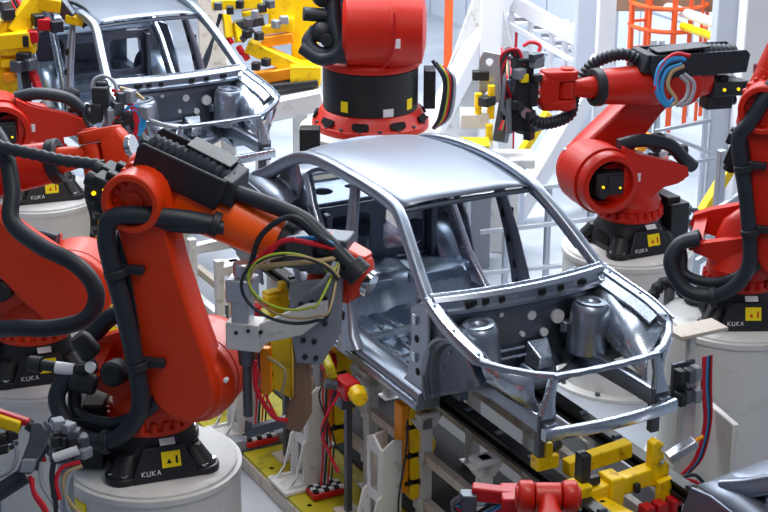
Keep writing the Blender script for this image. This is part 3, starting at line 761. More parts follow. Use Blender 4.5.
def spot_gun(root, o, d, p, q):
    """large servo spot-welding gun under the wrist; local x runs along the arm, z up"""
    W = o-d*.315
    G = lambda x, y, z: W+V((x, y, z))
    ex, ez = V((1, 0, 0)), V((0, 0, 1))
    b = MB(); b.box(G(.02, -.02, .07), (.26, .20, .24)); b.box(G(-.14, -.10, .10), (.18, .16, .20)); b.box(G(.0, -.14, .03), (.30, .06, .10))
    g = b.build('weld_gun', 'gunmetal', root, .012)
    b = MB(); b.cyl(G(-.50, -.20, -.07), G(-.50, -.20, .02), .055, n=24); b.box(G(-.50, -.20, -.15), (.17, .17, .15)); b.box(G(-.50, -.20, -.30), (.12, .12, .16)); b.build('servo_motor', 'alu', g, .012)
    b = MB(); b.box(G(-.48, -.20, -.45), (.22, .16, .18)); b.prism([(-.40, -.50), (-.10, -.40), (.06, -.26), (.06, -.16), (-.08, -.20), (-.38, -.36)], G(0, -.24, 0), ex, ez, .04)
    b.build('gun_bracket', 'whiteb', g, .008)
    b = MB(); b.prism([(-.20, -.10), (.14, -.02), (.12, -.40), (.0, -.62), (-.16, -.62), (-.2, -.34)], G(0, -.17, 0), ex, ez, .05); b.build('gun_plate', 'greyplate', g, .008)
    bb = MB()
    for x, z in ((-.12, -.22), (-.05, -.20), (.03, -.17), (-.13, -.34), (-.05, -.34), (.03, -.33), (-.11, -.46), (-.04, -.46), (-.10, -.57), (-.03, -.57)): hexbolt(bb, G(x, -.19, z), (0, -1, 0), .018, .018)
    for x, z in ((-.52, -.42), (-.44, -.40), (-.36, -.40)): hexbolt(bb, G(x, -.27, z), (0, -1, 0), .014, .014)
    bb.build('bolt', 'black', g)
    b = MB(); b.cyl(G(-.48, -.20, -.54), G(-.48, -.20, -.66), .06, .05, n=20); b.cyl(G(-.48, -.20, -.66), G(-.48, -.20, -1.02), .03, n=14); b.build('upper_electrode', 'gunmetal', g, .006)
    b = MB(); b.prism([(-.20, -.46), (-.09, -.46), (-.09, -1.0), (-.15, -1.12), (-.26, -1.10), (-.24, -.95), (-.19, -.86), (-.19, -.60)], G(0, -.12, 0), ex, ez, .10); b.build('gun_arm', 'brown', g, .02)
    b = MB(); b.bar(G(-.20, -.12, -1.04), G(-.50, -.20, -1.14), .07, .06); b.cyl(G(-.48, -.20, -1.14), G(-.48, -.20, -1.05), .022, n=12); b.build('lower_electrode', 'gunmetal', g, .01)
    b = MB(); b.prism([(-.36, -.50), (-.22, -.46), (-.22, -.92), (-.34, -.86)], G(0, -.06, 0), ex, ez, .08); b.build('yellow_guard', 'yellow', g, .01)
    b = MB(); b.prism([(-.42, -.58), (-.36, -.58), (-.36, -.90), (-.42, -.90)], G(0, -.09, 0), ex, ez, .06); b.build('amber_slide', 'amber', g, .008)
    for cy_, m_, rr in (((-.16, .05), 'greenc', .21), ((-.12, .02), 'tanc', .235), ((-.15, .0), 'hose', .255)):
        pts = [G(cy_[0]+rr*1.2*math.cos(R(t)), -.27-.0004*t, cy_[1]-.07+rr*.8*math.sin(R(t))) for t in range(20, 350, 22)]
        MB().tube(pts+[G(.12, -.16, .10)], .008 if m_ != 'hose' else .011, 8).build('cable', m_, g)
    for m_, pts, r_ in (('redc', [(-.34, -.26, .06), (-.22, -.24, .20), (-.02, -.22, .19), (.14, -.14, .13)], .018), ('redc', [(-.42, -.26, .02), (-.30, -.25, .15), (-.15, -.24, .22)], .013), ('bluec', [(-.2, -.2, .2), (.0, -.2, .22), (.12, -.14, .14)], .014),
                        ('hose', [(-.44, -.22, .0), (-.36, -.22, .22), (-.16, -.24, .36), (.0, -.22, .24), (.12, -.14, .12)], .018), ('tanc', [(-.42, -.28, .02), (-.2, -.29, .07), (.0, -.24, .09), (.14, -.14, .10)], .016), ('greyc', [(-.05, -.22, -.12), (.05, -.26, -.02), (.10, -.2, .08)], .016),
                        ('redc', [(-.42, -.22, -.62), (-.40, -.26, -.80), (-.30, -.24, -.98), (-.22, -.2, -1.02)], .016), ('tanc', [(-.34, -.2, -.6), (-.22, -.24, -.66), (-.25, -.22, -.84)], .011)):
        MB().tube([G(*c) for c in pts], r_, 8).build('cable', m_, g)
    return g

def nose_gripper(root, o, d, p, q):
    """light gripper: red body, alu cylinder, chrome jaws, to the left of the wrist"""
    q = q if q.y > 0 else -q
    G = lambda x, y, z: o+q*x+d*y+p*z
    b = MB(); b.box(G(.1, .03, 0), (.22, .30, .10)); b.bar(G(.05, .04, 0), G(.42, .05, -.04), .09, .09); g = b.build('gripper', 'redp', root, .012)
    MB().cyl(G(.12, .14, .0), G(.40, .16, .0), .045, n=18).build('air_cylinder', 'alu', g)
    b = MB(); b.box(G(.44, .05, .02), (.10, .10, .12)); b.cyl(G(.44, .05, .02), G(.52, .12, .08), .03, n=12); b.cyl(G(.3, .0, .1), G(.36, -.06, .16), .03, n=12); b.build('jaw', 'gunmetal', g, .008)
    for k in range(4): MB().tube([G(.10+.06*k, .08, .03), G(.28+.05*k, .22, .10), G(.46, .10, .12-.03*k), G(.54, -.12, .04), G(.5, -.35, 0)], .012, 8).build('hose', ('hose', 'redc', 'bluec', 'hose')[k], g)
    return g

def dark_gun(root, o, d, p, q):
    """slim dark spot gun held upright, studded with connectors, no open electrode loop in view"""
    if p.z < 0: p = -p
    if abs(q.z) > abs(p.z): p, q = (q if q.z > 0 else -q), p
    G = lambda x, y, z: o+d*x+p*z+q*y
    b = MB(); b.bar(G(.10, 0, -.34), G(.10, 0, .30), .14, .16, up=d); b.bar(G(.02, 0, -.12), G(.02, 0, .12), .2, .08, up=d); g = b.build('weld_gun', 'blackp', root, .02)
    r_ = random.Random(3)
    for i in range(16):
        z = -.36+.045*i
        MB().box(G(.10+.10*r_.uniform(-1, 1), .10*r_.choice((-1, 1)), z), (.07+.05*r_.random(), .07, .06+.03*r_.random()), rz=r_.uniform(0, 1)).build('connector', r_.choice(('black', 'gunmetal', 'greyplate', 'black')), g, .008)
    MB().box(G(.13, -.10, .14), (.07, .05, .07)).build('yellow_plug', 'stickery', g, .006); MB().cyl(G(.10, .13, -.16), G(.10, -.13, -.16), .045, n=16).build('electrode_holder', 'alu', g)
    MB().cyl(G(.18, 0, -.36), G(.22, 0, -.06), .03, n=12).build('cylinder', 'greyplate', g)
    for k, m_ in enumerate(('redc', 'hose', 'redc', 'hose', 'greyc')):
        MB().tube([G(.12, .03*k-.06, .24), G(.16+.02*k, .02*k, .36), G(.30, -.02*k, .32-.05*k), G(.26, 0, .1-.06*k), G(.16, .03, -.1-.04*k)], .015, 8).build('cable', m_, g)
    return g
# ------------------------------------------------------------------ setting
tag(MB().box((3, 6, FLOOR-.05), (44, 44, .1)).build('floor', 'floor'), kind='structure')
tag(MB().box((8.6, 4, FLOOR+3.5), (.2, 40, 7.0)).build('wall_right', 'wall'), kind='structure')
tag(MB().box((0, 24, FLOOR+3.5), (19, .2, 7.0)).build('wall_back', 'wall'), kind='structure')

# ------------------------------------------------------------------ pedestals
def make_pedestal(pos, label, r=.575):
    t = empty('robot_pedestal', (pos[0], pos[1], FLOOR), 0, label, 'pedestal', 'white robot pedestals')
    h = pos[2]-FLOOR
    MB().lathe((0, 0, 0), (0, 0, 1), [(r+.10, 0), (r+.10, .03), (r, .035), (r, h-.075), (r+.012, h-.07), (r+.012, h-.03), (r-.01, h-.028)], 64).build('column', 'pedestal', t)
    MB().lathe((0, 0, 0), (0, 0, 1), [(r-.02, h-.03), (r-.02, h-.012), (r-.035, h-.001), (0.01, h-.001)], 64, caps=False).build('top_plate', 'white', t)
    b = MB()
    for i in range(10):
        a = 2*PI*i/10; hexbolt(b, ((r+.05)*math.cos(a), (r+.05)*math.sin(a), .03), (0, 0, 1), .025, .025)
    b.build('anchor_bolt', 'gunmetal', t)
    return t

car = make_car('nearest bare steel car body, open nose and cabin in the centre of the line')
car2 = place_copy(car, (0, 6.4, 0), 0, 'second bare car body in the line behind, under the yellow gripper')
car3 = place_copy(car, (0, -6.15, 0), 0, 'car body cut by the lower right corner, only its rear shoulder in view')

RB = dict(
 r1=(V((-2.63, .63, .09)), R(-42), R(-98), R(-12), R(-20)),
 r2=(V((-2.83, 2.56, .03)), R(-33), R(-98), R(-49), R(13)),
 r3=(V((-1.55, 6.38, .09)), R(168), R(-98), R(50), R(8)),
 r5=(V((2.71, 2.79, .02)), R(172), R(-92), R(-44), R(2)),
 r6=(V((2.43, .89, .08)), R(-45), R(-116), R(-12), R(72)),
)
def robot(k, label, **kw):
    p, h, hb, a, e = RB[k]
    pd = make_pedestal(p, kw.pop('plabel'))
    if k == 'r1':
        a_ = R(-170); MB().prism([(-.10, -.035), (.10, -.035), (.10, .035), (-.10, .035)], (.578*math.cos(a_), .578*math.sin(a_), p.z-FLOOR-.17), (-math.sin(a_), math.cos(a_), 0), (0, 0, 1), .02).build('yellow_label', 'stickery', pd, .003)
    return make_robot(p, h, hb, a, e, label, **kw)
robot('r1', 'large orange robot in the left foreground reaching to the near car body', plabel='white round pedestal under the orange foreground robot', paint='orange', arm='brightorange', roll=R(90), wrist=(R(10), 0), bo=.24, bz=-.07, ms=.6, rs=.62, mz=-.17, bl=.62, L2=1.26, rib=0, hose_end=(1.38, -.16, .10), tool=spot_gun)
R2_ = robot('r2', 'orange red robot at the left edge, its link arm leaning back out of the frame', plabel='white pedestal at the left edge behind the foreground robot', paint='orange', arm='red', dress=False, roll=R(75), wrist=(R(8), 0), LF=1.08, side_hose=False)
robot('r3', 'red robot at the upper left beside the rear car body', plabel='white pedestal at the upper left beside the rear car body', paint='red', arm='red', side_hose=False)
R5_ = robot('r5', 'red robot at the upper right with its forearm stretched left, black box on top', plabel='white pedestal behind the nose of the near car body', paint='red', arm='red', roll=R(90), wrist=(R(0), 0), side_hose=False, bz=-.06, mz=-.10, L2=1.07, LF=1.07, ja=R(0), hose_pts=[(.36, .0, .2), (.52, -.08, .26), (.74, -.2, .14), (.90, -.16, -.10), (1.0, -.05, -.25), (1.27, .02, -.29), (1.45, .02, -.20)], tool=dark_gun)
robot('r6', 'red robot cut off by the right edge, thick black hose on its arm', plabel='white pedestal at the right edge of the frame', paint='red', arm='red', dress=False, tail=False, ja=R(20))

def add_tube(root, name, m_, pts, r_, ribs=0):
    """an extra hose on a robot, given by points of the place"""
    inv = (Matrix.Translation(root.location) @ Matrix.Rotation(root.rotation_euler.z, 4, 'Z')).inverted()
    return MB().tube([inv @ V(p) for p in pts], r_, 12, ribs=ribs).build(name, m_, root)
CC = V((-6.33397, -9.57129, 5.4949)); CFW, CRT, CUP = V((.44049, .82795, -.34709)), V((.88383, -.46778, .00581)), V((.15755, .30933, .93781))
def at(px, py, d): return CC+(CFW+CRT*((px-384)/1802.41)-CUP*((py-256)/1802.41))*d    # a point of the place seen at a distance
add_tube(R2_, 'side_hose', 'hose', [at(x, y, d) for x, y, d in ((-14, 120, 12.6), (4, 150, 12.5), (12, 190, 12.45), (12, 222, 12.4), (40, 246, 12.35), (72, 262, 12.3), (92, 282, 12.3), (96, 302, 12.3), (84, 320, 12.3), (52, 328, 12.3), (20, 328, 12.3), (-14, 330, 12.4))], .06)
add_tube(R2_, 'protective_hose', 'hose', [at(x, y, 12.35) for x, y in ((-14, 142), (10, 149), (34, 154), (60, 160), (84, 163), (104, 166))], .042, .03)
for k, (m_, pts) in enumerate((('bluec', ((686, 60), (672, 58), (660, 66), (656, 84), (660, 100), (668, 104))), ('bluec', ((684, 58), (668, 62), (658, 76), (658, 92), (666, 106), (674, 98))), ('bluec', ((682, 64), (668, 70), (662, 84), (664, 98), (672, 106))), ('redc', ((690, 56), (676, 54), (664, 62), (657, 76), (656, 90))), ('tanc', ((684, 66), (672, 72), (668, 86), (676, 100), (670, 106))), ('greyc', ((680, 76), (688, 84), (686, 98), (676, 106))), ('greyc', ((684, 74), (694, 84), (690, 100), (680, 106))))):
    add_tube(R5_, 'cable', m_, [at(x, y, 15.25) for x, y in pts], .018)
# ------------------------------------------------------------------ under the car: plates, conveyor, clamp stands
def atz(px, py, z):
    r = CFW+CRT*((px-384)/1802.41)-CUP*((py-256)/1802.41); return CC+r*((z-CC.z)/r.z)

def base_plate(y0, y1, x0, x1, label):
    t = empty('fixture_plate', (x0, y0, FLOOR), 0, label, 'base plate', 'fixture base plates under the car bodies')
    W, L = x1-x0, y1-y0
    MB().box((W/2, L/2, .06), (W, L, .12)).build('plinth', 'beige', t, .006)
    MB().box((W/2, L/2, .135), (W-.02, L-.02, .03)).build('top_plate', 'lime', t, .004)
    b = MB()
    for i in range(int(L/.35)):
        for x in (.10, .42): hexbolt(b, (x, .2+.35*i, .138), (0, 0, 1), .022, .012)
    b.build('plate_bolt', 'gunmetal', t)
base_plate(-1.1, 2.62, -1.15, .55, 'yellow green fixture plate with beige edge under the nearest car body')
base_plate(2.82, 5.6, -1.25, .55, 'yellow green fixture plate beyond the gap, behind the first one')
PT = FLOOR+.15

def conveyor_rail(x, label):
    t = empty('conveyor_rail', (x, 0, -.02), 0, label, 'rail', 'black conveyor rails under the bodies')
    MB().box((0, 0, -.045), (.10, 14, .03)).box((0, 0, .0), (.03, 14, .07)).box((0, 0, .03), (.10, 14, .025)).build('beam', 'beam', t, .004)
    b = MB()
    for i in range(-16, 17): b.cyl((-.028, i*.42, .042), (.028, i*.42, .042), .022, n=10)
    b.build('roller_row', 'gunmetal', t)
    return t
conveyor_rail(-.335, 'black conveyor rail nearer the camera, running under the near side of the bodies')
conveyor_rail(.36, 'black conveyor rail on the far side, running to the car at the lower right')

def tube_frame(y0, y1, label, col='white'):
    t = empty('support_frame', (0, y0, PT), 0, label, 'frame', 'square tube frames below the conveyor')
    L = y1-y0; zt = -.08-PT
    for x in (-.50, .42):
        n = max(2, int(L/.86)+1)
        for i in range(n):
            y = .06+(L-.12)*i/(n-1)
            b = MB().box((x, y, zt/2), (.09, .09, zt)); b.box((x, y, zt-.02), (.18, .14, .04)); b.prism([(-.13, -.02), (.13, -.02), (.06, -.12), (-.06, -.12)], (x, y, zt-.02), (1, 0, 0), (0, 0, 1), .09)
            b.box((x, y, .01), (.16, .16, .02))
            b.build('post', 'whiteb' if x > -1 else 'beige', t, .006)
        for z in (zt-.36, .28):
            MB().bar((x-.0, 0, z), (x-.0, L, z), .065, .075).build('longitudinal_tube', 'beige', t, .006)
    for y in (.06, L-.06):
        MB().bar((-.5, y, zt-.30), (.42, y, zt-.30), .07, .10).build('cross_tube', 'whiteb', t, .006)
    bb = MB()
    for i in range(max(2, int(L/.86)+1)):
        y = .06+(L-.12)*i/(max(2, int(L/.86)+1)-1)
        for z in (zt-.36, .28):
            bb.box((-.545, y, z), (.02, .13, .12))
            for dy in (-.05, .05): hexbolt(bb, (-.555, y+dy, z+.04), (-1, 0, 0), .014, .016)
    bb.build('bracket_plate', 'whiteb', t, .004)
    return t
tube_frame(-1.0, 2.5, 'pale square tube frame carrying the conveyor below the nearest car body')
tube_frame(2.95, 5.5, 'pale square tube frame carrying the conveyor between the two car bodies')

def clamp_stand(x, y, h, label, variant=0):
    """white slotted bracket with amber slide, yellow clamp arm, red valve and hoses"""
    t = empty('clamp_stand', (x, y, PT), 0, label, 'clamp stand', 'clamp stands along the near side of the line')
    ey = V((0, 0, 1)); ex = V((1, 0, 0))
    # box bracket: windowed side face, plain front face, flared toe
    w_ = lambda a0, b0, a1, b1: [(a0, b0), (a1, b0), (a1, b1), (a0, b1)]
    MB().frame([(-.11, 0), (.11, 0), (.11, h*.97), (.02, h*1.02), (-.11, h*.93)], [w_(-.06, h*.08, .06, h*.40), w_(-.06, h*.50, .06, h*.86)], (-.06, 0, 0), (0, 1, 0), ey, .022).build('bracket_side', 'whiteb', t, .005)
    MB().prism([(-.06, 0), (.10, 0), (.10, h*.99), (.03, h*1.01), (-.06, h*.93)], (0, -.11, 0), ex, ey, .022).build('bracket_face', 'whiteb', t, .005)
    MB().prism([(-.06, 0), (.10, 0), (.10, h*.99), (-.06, h*.95)], (0, .11, 0), ex, ey, .022).build('bracket_face', 'whiteb', t, .005)
    MB().box((-.0, 0, h*.46), (.10, .20, .02)).build('bracket_web', 'whiteb', t)
    for yy in (-.11, .11): MB().frame([(-.26, 0), (-.06, 0), (-.06, h*.50), (-.10, h*.46), (-.16, h*.14)], [[(-.19, .05), (-.10, .05), (-.10, h*.30), (-.13, h*.22)]], (0, yy, 0), ex, ey, .022).build('toe_gusset', 'whiteb', t, .005)
    MB().box((-.06, 0, .015), (.44, .34, .03)).build('foot_plate', 'whiteb', t, .006)
    # terminal block with alternating plugs
    b = MB(); b.box((.02, -.27, .035), (.28, .16, .05)); tb = b.build('valve_block', 'redp', t, .008)
    c1 = MB(); c2 = MB()
    for i in range(6):
        for j in range(3):
            (c1 if (i+j) % 2 else c2).box((-.09+.044*i, -.315+.045*j, .07), (.04, .04, .022))
    c1.build('plug', 'checker', tb, .004); c2.build('plug', 'ink', tb, .004)
    # amber slide and yellow arm
    zb = h*.55
    MB().box((.135, -.04, zb+.28), (.06, .12, .70)).build('slide', 'amber', t, .008)
    ya = MB(); ya.prism([(.03, 0), (.11, 0), (.24, .42), (.20, .52), (.16, .64), (.25, .76), (.20, .84), (.03, .84), (.0, .66), (.02, .46)], (.16, -.05, zb-.15), ex, ey, .10)
    arm = ya.build('clamp_arm', 'yellow', t, .014)
    bk = MB()
    for z in (zb+.0, zb+.22, zb+.45): bk.box((.20, -.085, z), (.14, .03, .045)); bk.cyl((.26, -.09, z), (.26, -.12, z), .025, n=10)
    bk.build('clamp_link', 'black', arm, .004)
    top = MB(); top.box((.30, -.02, zb+.66), (.20, .10, .10)); top.box((.36, -.02, zb+.72), (.06, .08, .10)); top.build('locator_pad', 'yellow' if variant % 2 == 0 else 'lime', t, .012)
    if variant: rd = MB(); rd.box((.12, -.10, zb+.58), (.12, .10, .13)); rd.cyl((.12, -.15, zb+.60), (.12, -.21, zb+.60), .04, n=12); rd.build('valve', 'redp', t, .012)
    if variant: gy = MB(); gy.cyl((.06, -.06, zb+.38), (.06, -.06, zb+.66), .035, n=14); gy.build('cylinder', 'greyplate', t, .004)
    for k, (m_, w) in enumerate((('hose', .008),) if not variant else (('redc', .008), ('hose', .009), ('redc', .007), ('hose', .007))):
        o = .03*k
        MB().tube([(.12, -.16, zb+.55-o), (.09-o, -.20, zb+.35), (.05+o, -.17, zb-.05), (.03+o, -.20, .3), (-.02+o, -.26, .08)], w, 8).build('hose', m_, t)
    return t
HS = .84
clamp_stand(-.80, .84, HS, 'white slotted clamp stand nearest the camera, tall yellow arm under the sill')
clamp_stand(-.88, 1.92, HS, 'white slotted clamp stand second from the camera, beside the brown gun arm', 1)
clamp_stand(-.97, 2.98, .92, 'white slotted clamp stand behind the weld gun, next to the foreground robot', 2)

# small white frame with grey control boxes behind the orange forearm
def box_rack(p, label):
    t = empty('cable_rack', p, 0, label, 'rack')
    H = 1.30
    for y in (-.55, .05, .62):
        MB().box((0, y, H/2), (.07, .07, H)).build('post', 'whiteb', t, .005)
    for z, a, b in ((.78, -.6, .95), (.30, -.6, .95)): MB().bar((0, a, z), (0, b, z), .07).build('rail', 'whiteb', t, .005)
    MB().bar((0, -.55, 1.20), (.30, -.55, 1.22), .08).build('bracket_arm', 'whiteb', t, .005)
    MB().bar((0, .05, 1.20), (.30, .05, 1.22), .08).build('bracket_arm', 'whiteb', t, .005)
    for y, z in ((-.30, .46), (.36, .62)):
        g = MB().prism([(-.12, -.18), (.12, -.22), (.10, .20), (-.10, .20)], (-.10, y, z), (0, 1, 0), (0, 0, 1), .14).build('control_box', 'greyplate', t, .012)
        MB().box((-.10, y, z+.205), (.06, .08, .012)).build('indicator', 'lime', g)
    for k in range(4):
        MB().tube([(-.12, -.3+.05*k, .35), (-.26, -.36, .2-.03*k), (-.24, -.2, .0+.04*k), (-.1, .0, -.0+.03)], .014, 8).build('cable', ('redc', 'hose', 'redc', 'greyc')[k], t)
    return t
box_rack((-.90, 4.15, PT), 'white cable rack with two grey boxes, seen below the orange forearm')

def sill_clamp(x, y, label):
    """post with red valve, lime paddle and yellow knob under the sill"""
    t = empty('sill_clamp', (x-.04, y-.05, PT), 0, label, 'sill clamp', 'sill clamps under the near sill')
    MB().box((0, 0, .53), (.05, .05, 1.06)).build('post', 'gunmetal', t, .006); MB().box((0, 0, .01), (.18, .18, .02)).build('foot_plate', 'beige', t)
    MB().prism([(-.16, -.02), (.04, -.08), (.12, .04), (.04, .12), (-.14, .10)], (-.08, .14, 1.15), (.3, 1, 0), (-.3, 0, 1), .07).build('paddle', 'lime', t, .02)
    MB().cyl((-.02, -.18, 1.08), (-.05, -.30, 1.08), .075, .06, n=8).build('knob', 'yellow', t, .012)
    v = MB().box((-.04, -.06, 1.08), (.13, .20, .14)).build('valve', 'redp', t, .015)
    MB().cyl((-.12, -.04, 1.10), (-.20, -.02, 1.13), .035, n=12).build('port', 'gunmetal', v)
    MB().box((-.02, .02, .95), (.12, .14, .12)).build('bracket', 'gunmetal', t, .01)
    for k in range(3): MB().tube([(-.10, -.06+.05*k, 1.05), (-.22, -.02, .80-.05*k), (-.16, .08, .60), (-.08, .02*k, .36)], .011, 8).build('hose', ('redc', 'hose', 'redc')[k], t)
    return t
sill_clamp(-.80, 1.36, 'red and yellow clamp post under the near sill, nearer the nose')
sill_clamp(-.82, 2.42, 'red and yellow clamp post under the near sill, behind the brown gun arm')

# conveyor side drive: black and grey bar crossing the gap between plates
t = empty('cross_bar', (-1.3, 2.72, PT-.02), 0, 'grey and black bar lying across the gap between the fixture plates', 'bar')
MB().box((.45, 0, .05), (.9, .12, .10)).build('bar', 'greyplate', t, .01); MB().cyl((.0, 0, .05), (-.62, -.0, .05), .045, n=14).build('black_sleeve', 'hose', t)

# ------------------------------------------------------------------ yellow nose clamp in front of the body
def nose_clamp():
    t = empty('nose_clamp', (-.16, -1.10, -.47), 0, 'bright yellow clamp fixture below the front bumper beam', 'clamp fixture')
    MB().box((.0, .15, .20), (.16, .20, .5)).build('column', 'beige', t, .01)
    MB().bar((-.10, .42, .56), (.50, .42, .60), .10, .12).build('upper_beam', 'yellow', t, .01)
    MB().bar((-.20, .12, .48), (.48, .12, .54), .11, .13).build('main_beam', 'yellow', t, .01)
    MB().bar((-.06, .10, .40), (.14, -.75, .38), .14, .15).build('long_beam', 'yellow', t, .01)
    for x in (-.20, .10): MB().box((x+.0, .12, .50), (.13, .17, .22)).build('joint_block', 'yellow', t, .012)
    MB().prism([(-.07, -.12), (.10, -.12), (.11, .02), (.05, .08), (.04, .20), (-.02, .24), (-.07, .22)], (.50, .10, .58), (1, 0, 0), (0, 0, 1), .08).build('upright_horn', 'yellow', t, .012)
    MB().prism([(-.06, -.10), (.08, -.10), (.06, .12), (-.06, .10)], (.52, .02, .42), (1, 0, 0), (0, 0, 1), .05).build('gusset', 'yellow', t, .008)
    b = MB(); b.box((-.16, .14, .70), (.08, .10, .24)); b.box((-.10, .12, .60), (.16, .05, .06)); b.box((.28, .04, .50), (.05, .04, .07)); b.box((-.05, .03, .44), (.05, .04, .07)); b.build('locator_block', 'black', t, .008)
    b = MB()
    for x, y, z in ((-.24, .03, .45), (-.02, .03, .44), (.5, .05, .66), (.5, .05, .76)): hexbolt(b, (x, y, z), (0, -1, 0), .02, .02)
    b.build('bolt', 'chrome', t)
    MB().box((-.30, .42, .66), (.20, .10, .10)).build('side_arm', 'yellow', t, .01)
    MB().box((-.30, .40, .74), (.06, .08, .16)).build('side_horn', 'yellow', t, .01)
    MB().cyl((-.28, .46, .70), (-.14, .50, .74), .06, n=14).build('air_cylinder', 'black', t)
    for x in (.30, .42, .56): MB().box((x, -.06, .32), (.09, .10, .18)).build('valve', 'redp', t, .01)
    MB().bar((.58, .06, .66), (.78, .0, .78), .10, .06).build('silver_cylinder', 'alu', t, .008)
    MB().cyl((.78, .0, .78), (.84, -.02, .815), .014, n=8).build('rod', 'amber', t)
    MB().box((.62, -.05, -.05), (.14, .12, .85)).build('post', 'whiteb', t, .008)
    for k in range(3): MB().tube([(.6, .0, .5), (.82, .0, .5-.05*k), (.92, -.1, .3), (.84-.05*k, -.2, .1)], .014, 8).build('hose', ('hose', 'redc', 'hose')[k], t)
    MB().box((.06, .2, -.36), (.62, .4, .07)).build('carrier_plate', 'beige', t, .01)
    for x in (-.18, .30): MB().box((x, .2, -.53), (.10, .10, .30)).build('leg', 'whiteb', t, .008)
    for c_ in children(t): c_.scale = (.84, .95, .93)
    return t
nose_clamp()

# right side: cable post between the pedestals
t = empty('cable_post', (1.32, .05, FLOOR), 0, 'cable post with red and black cables in front of the right pedestals', 'post')
MB().box((0, 0, .72), (.10, .10, 1.44)).build('post', 'whiteb', t, .006)
MB().box((.06, .02, 1.70), (.42, .20, .03)).build('top_plate', 'beige', t, .004)
MB().box((0, 0, 1.56), (.05, .05, .26)).build('neck', 'whiteb', t)
for k in range(6):
    b = MB(); b.box((-.16+.07*(k % 3), -.10-.02*(k % 2), 1.42-.17*(k//3)), (.055, .09, .10)); b.build('valve', ('black', 'gunmetal', 'greyplate')[k % 3], t, .006)
MB().box((-.08, -.03, 1.32), (.20, .03, .34)).build('mounting_plate', 'gunmetal', t, .006)
for k, m_ in enumerate(('redc', 'redc', 'bluec', 'hose', 'redc')):
    MB().tube([(.06+.018*k, -.08, 1.52), (.05+.02*k, -.10, 1.3), (.08+.015*k, -.12, 1.0), (.0+.018*k, -.14, .74), (-.10+.02*k, -.12, .62)], .010, 8).build('cable', m_, t)
t = empty('white_cabinet', (1.50, -.12, FLOOR), R(-10), 'low white panel standing against the right edge pedestal', 'panel')
MB().box((0, 0, .55), (.05, .5, 1.10)).build('sheet', 'white', t, .01); MB().box((.06, 0, .03), (.2, .5, .06)).build('foot', 'white', t, .01)

# hose arch on the pedestal behind the nose
t = empty('hose_loop', (2.4, 1.9, -.1), 0, 'black hose arched over a small bracket on the pedestal behind the nose', 'hose')
pts = [at(x, y, 14.75) - V((2.4, 1.9, -.1)) for x, y in ((650, 305), (656, 290), (668, 282), (680, 288), (688, 305), (697, 322), (702, 334))]
MB().tube(pts, .05, 12, ribs=.03).build('hose', 'hose', t)
pb = at(669, 300, 14.8)-V((2.4, 1.9, -.1)); MB().bar(pb+V((0, 0, -.04)), pb+V((0, 0, .12)), .08, .05).build('bracket', 'greyplate', t, .006)
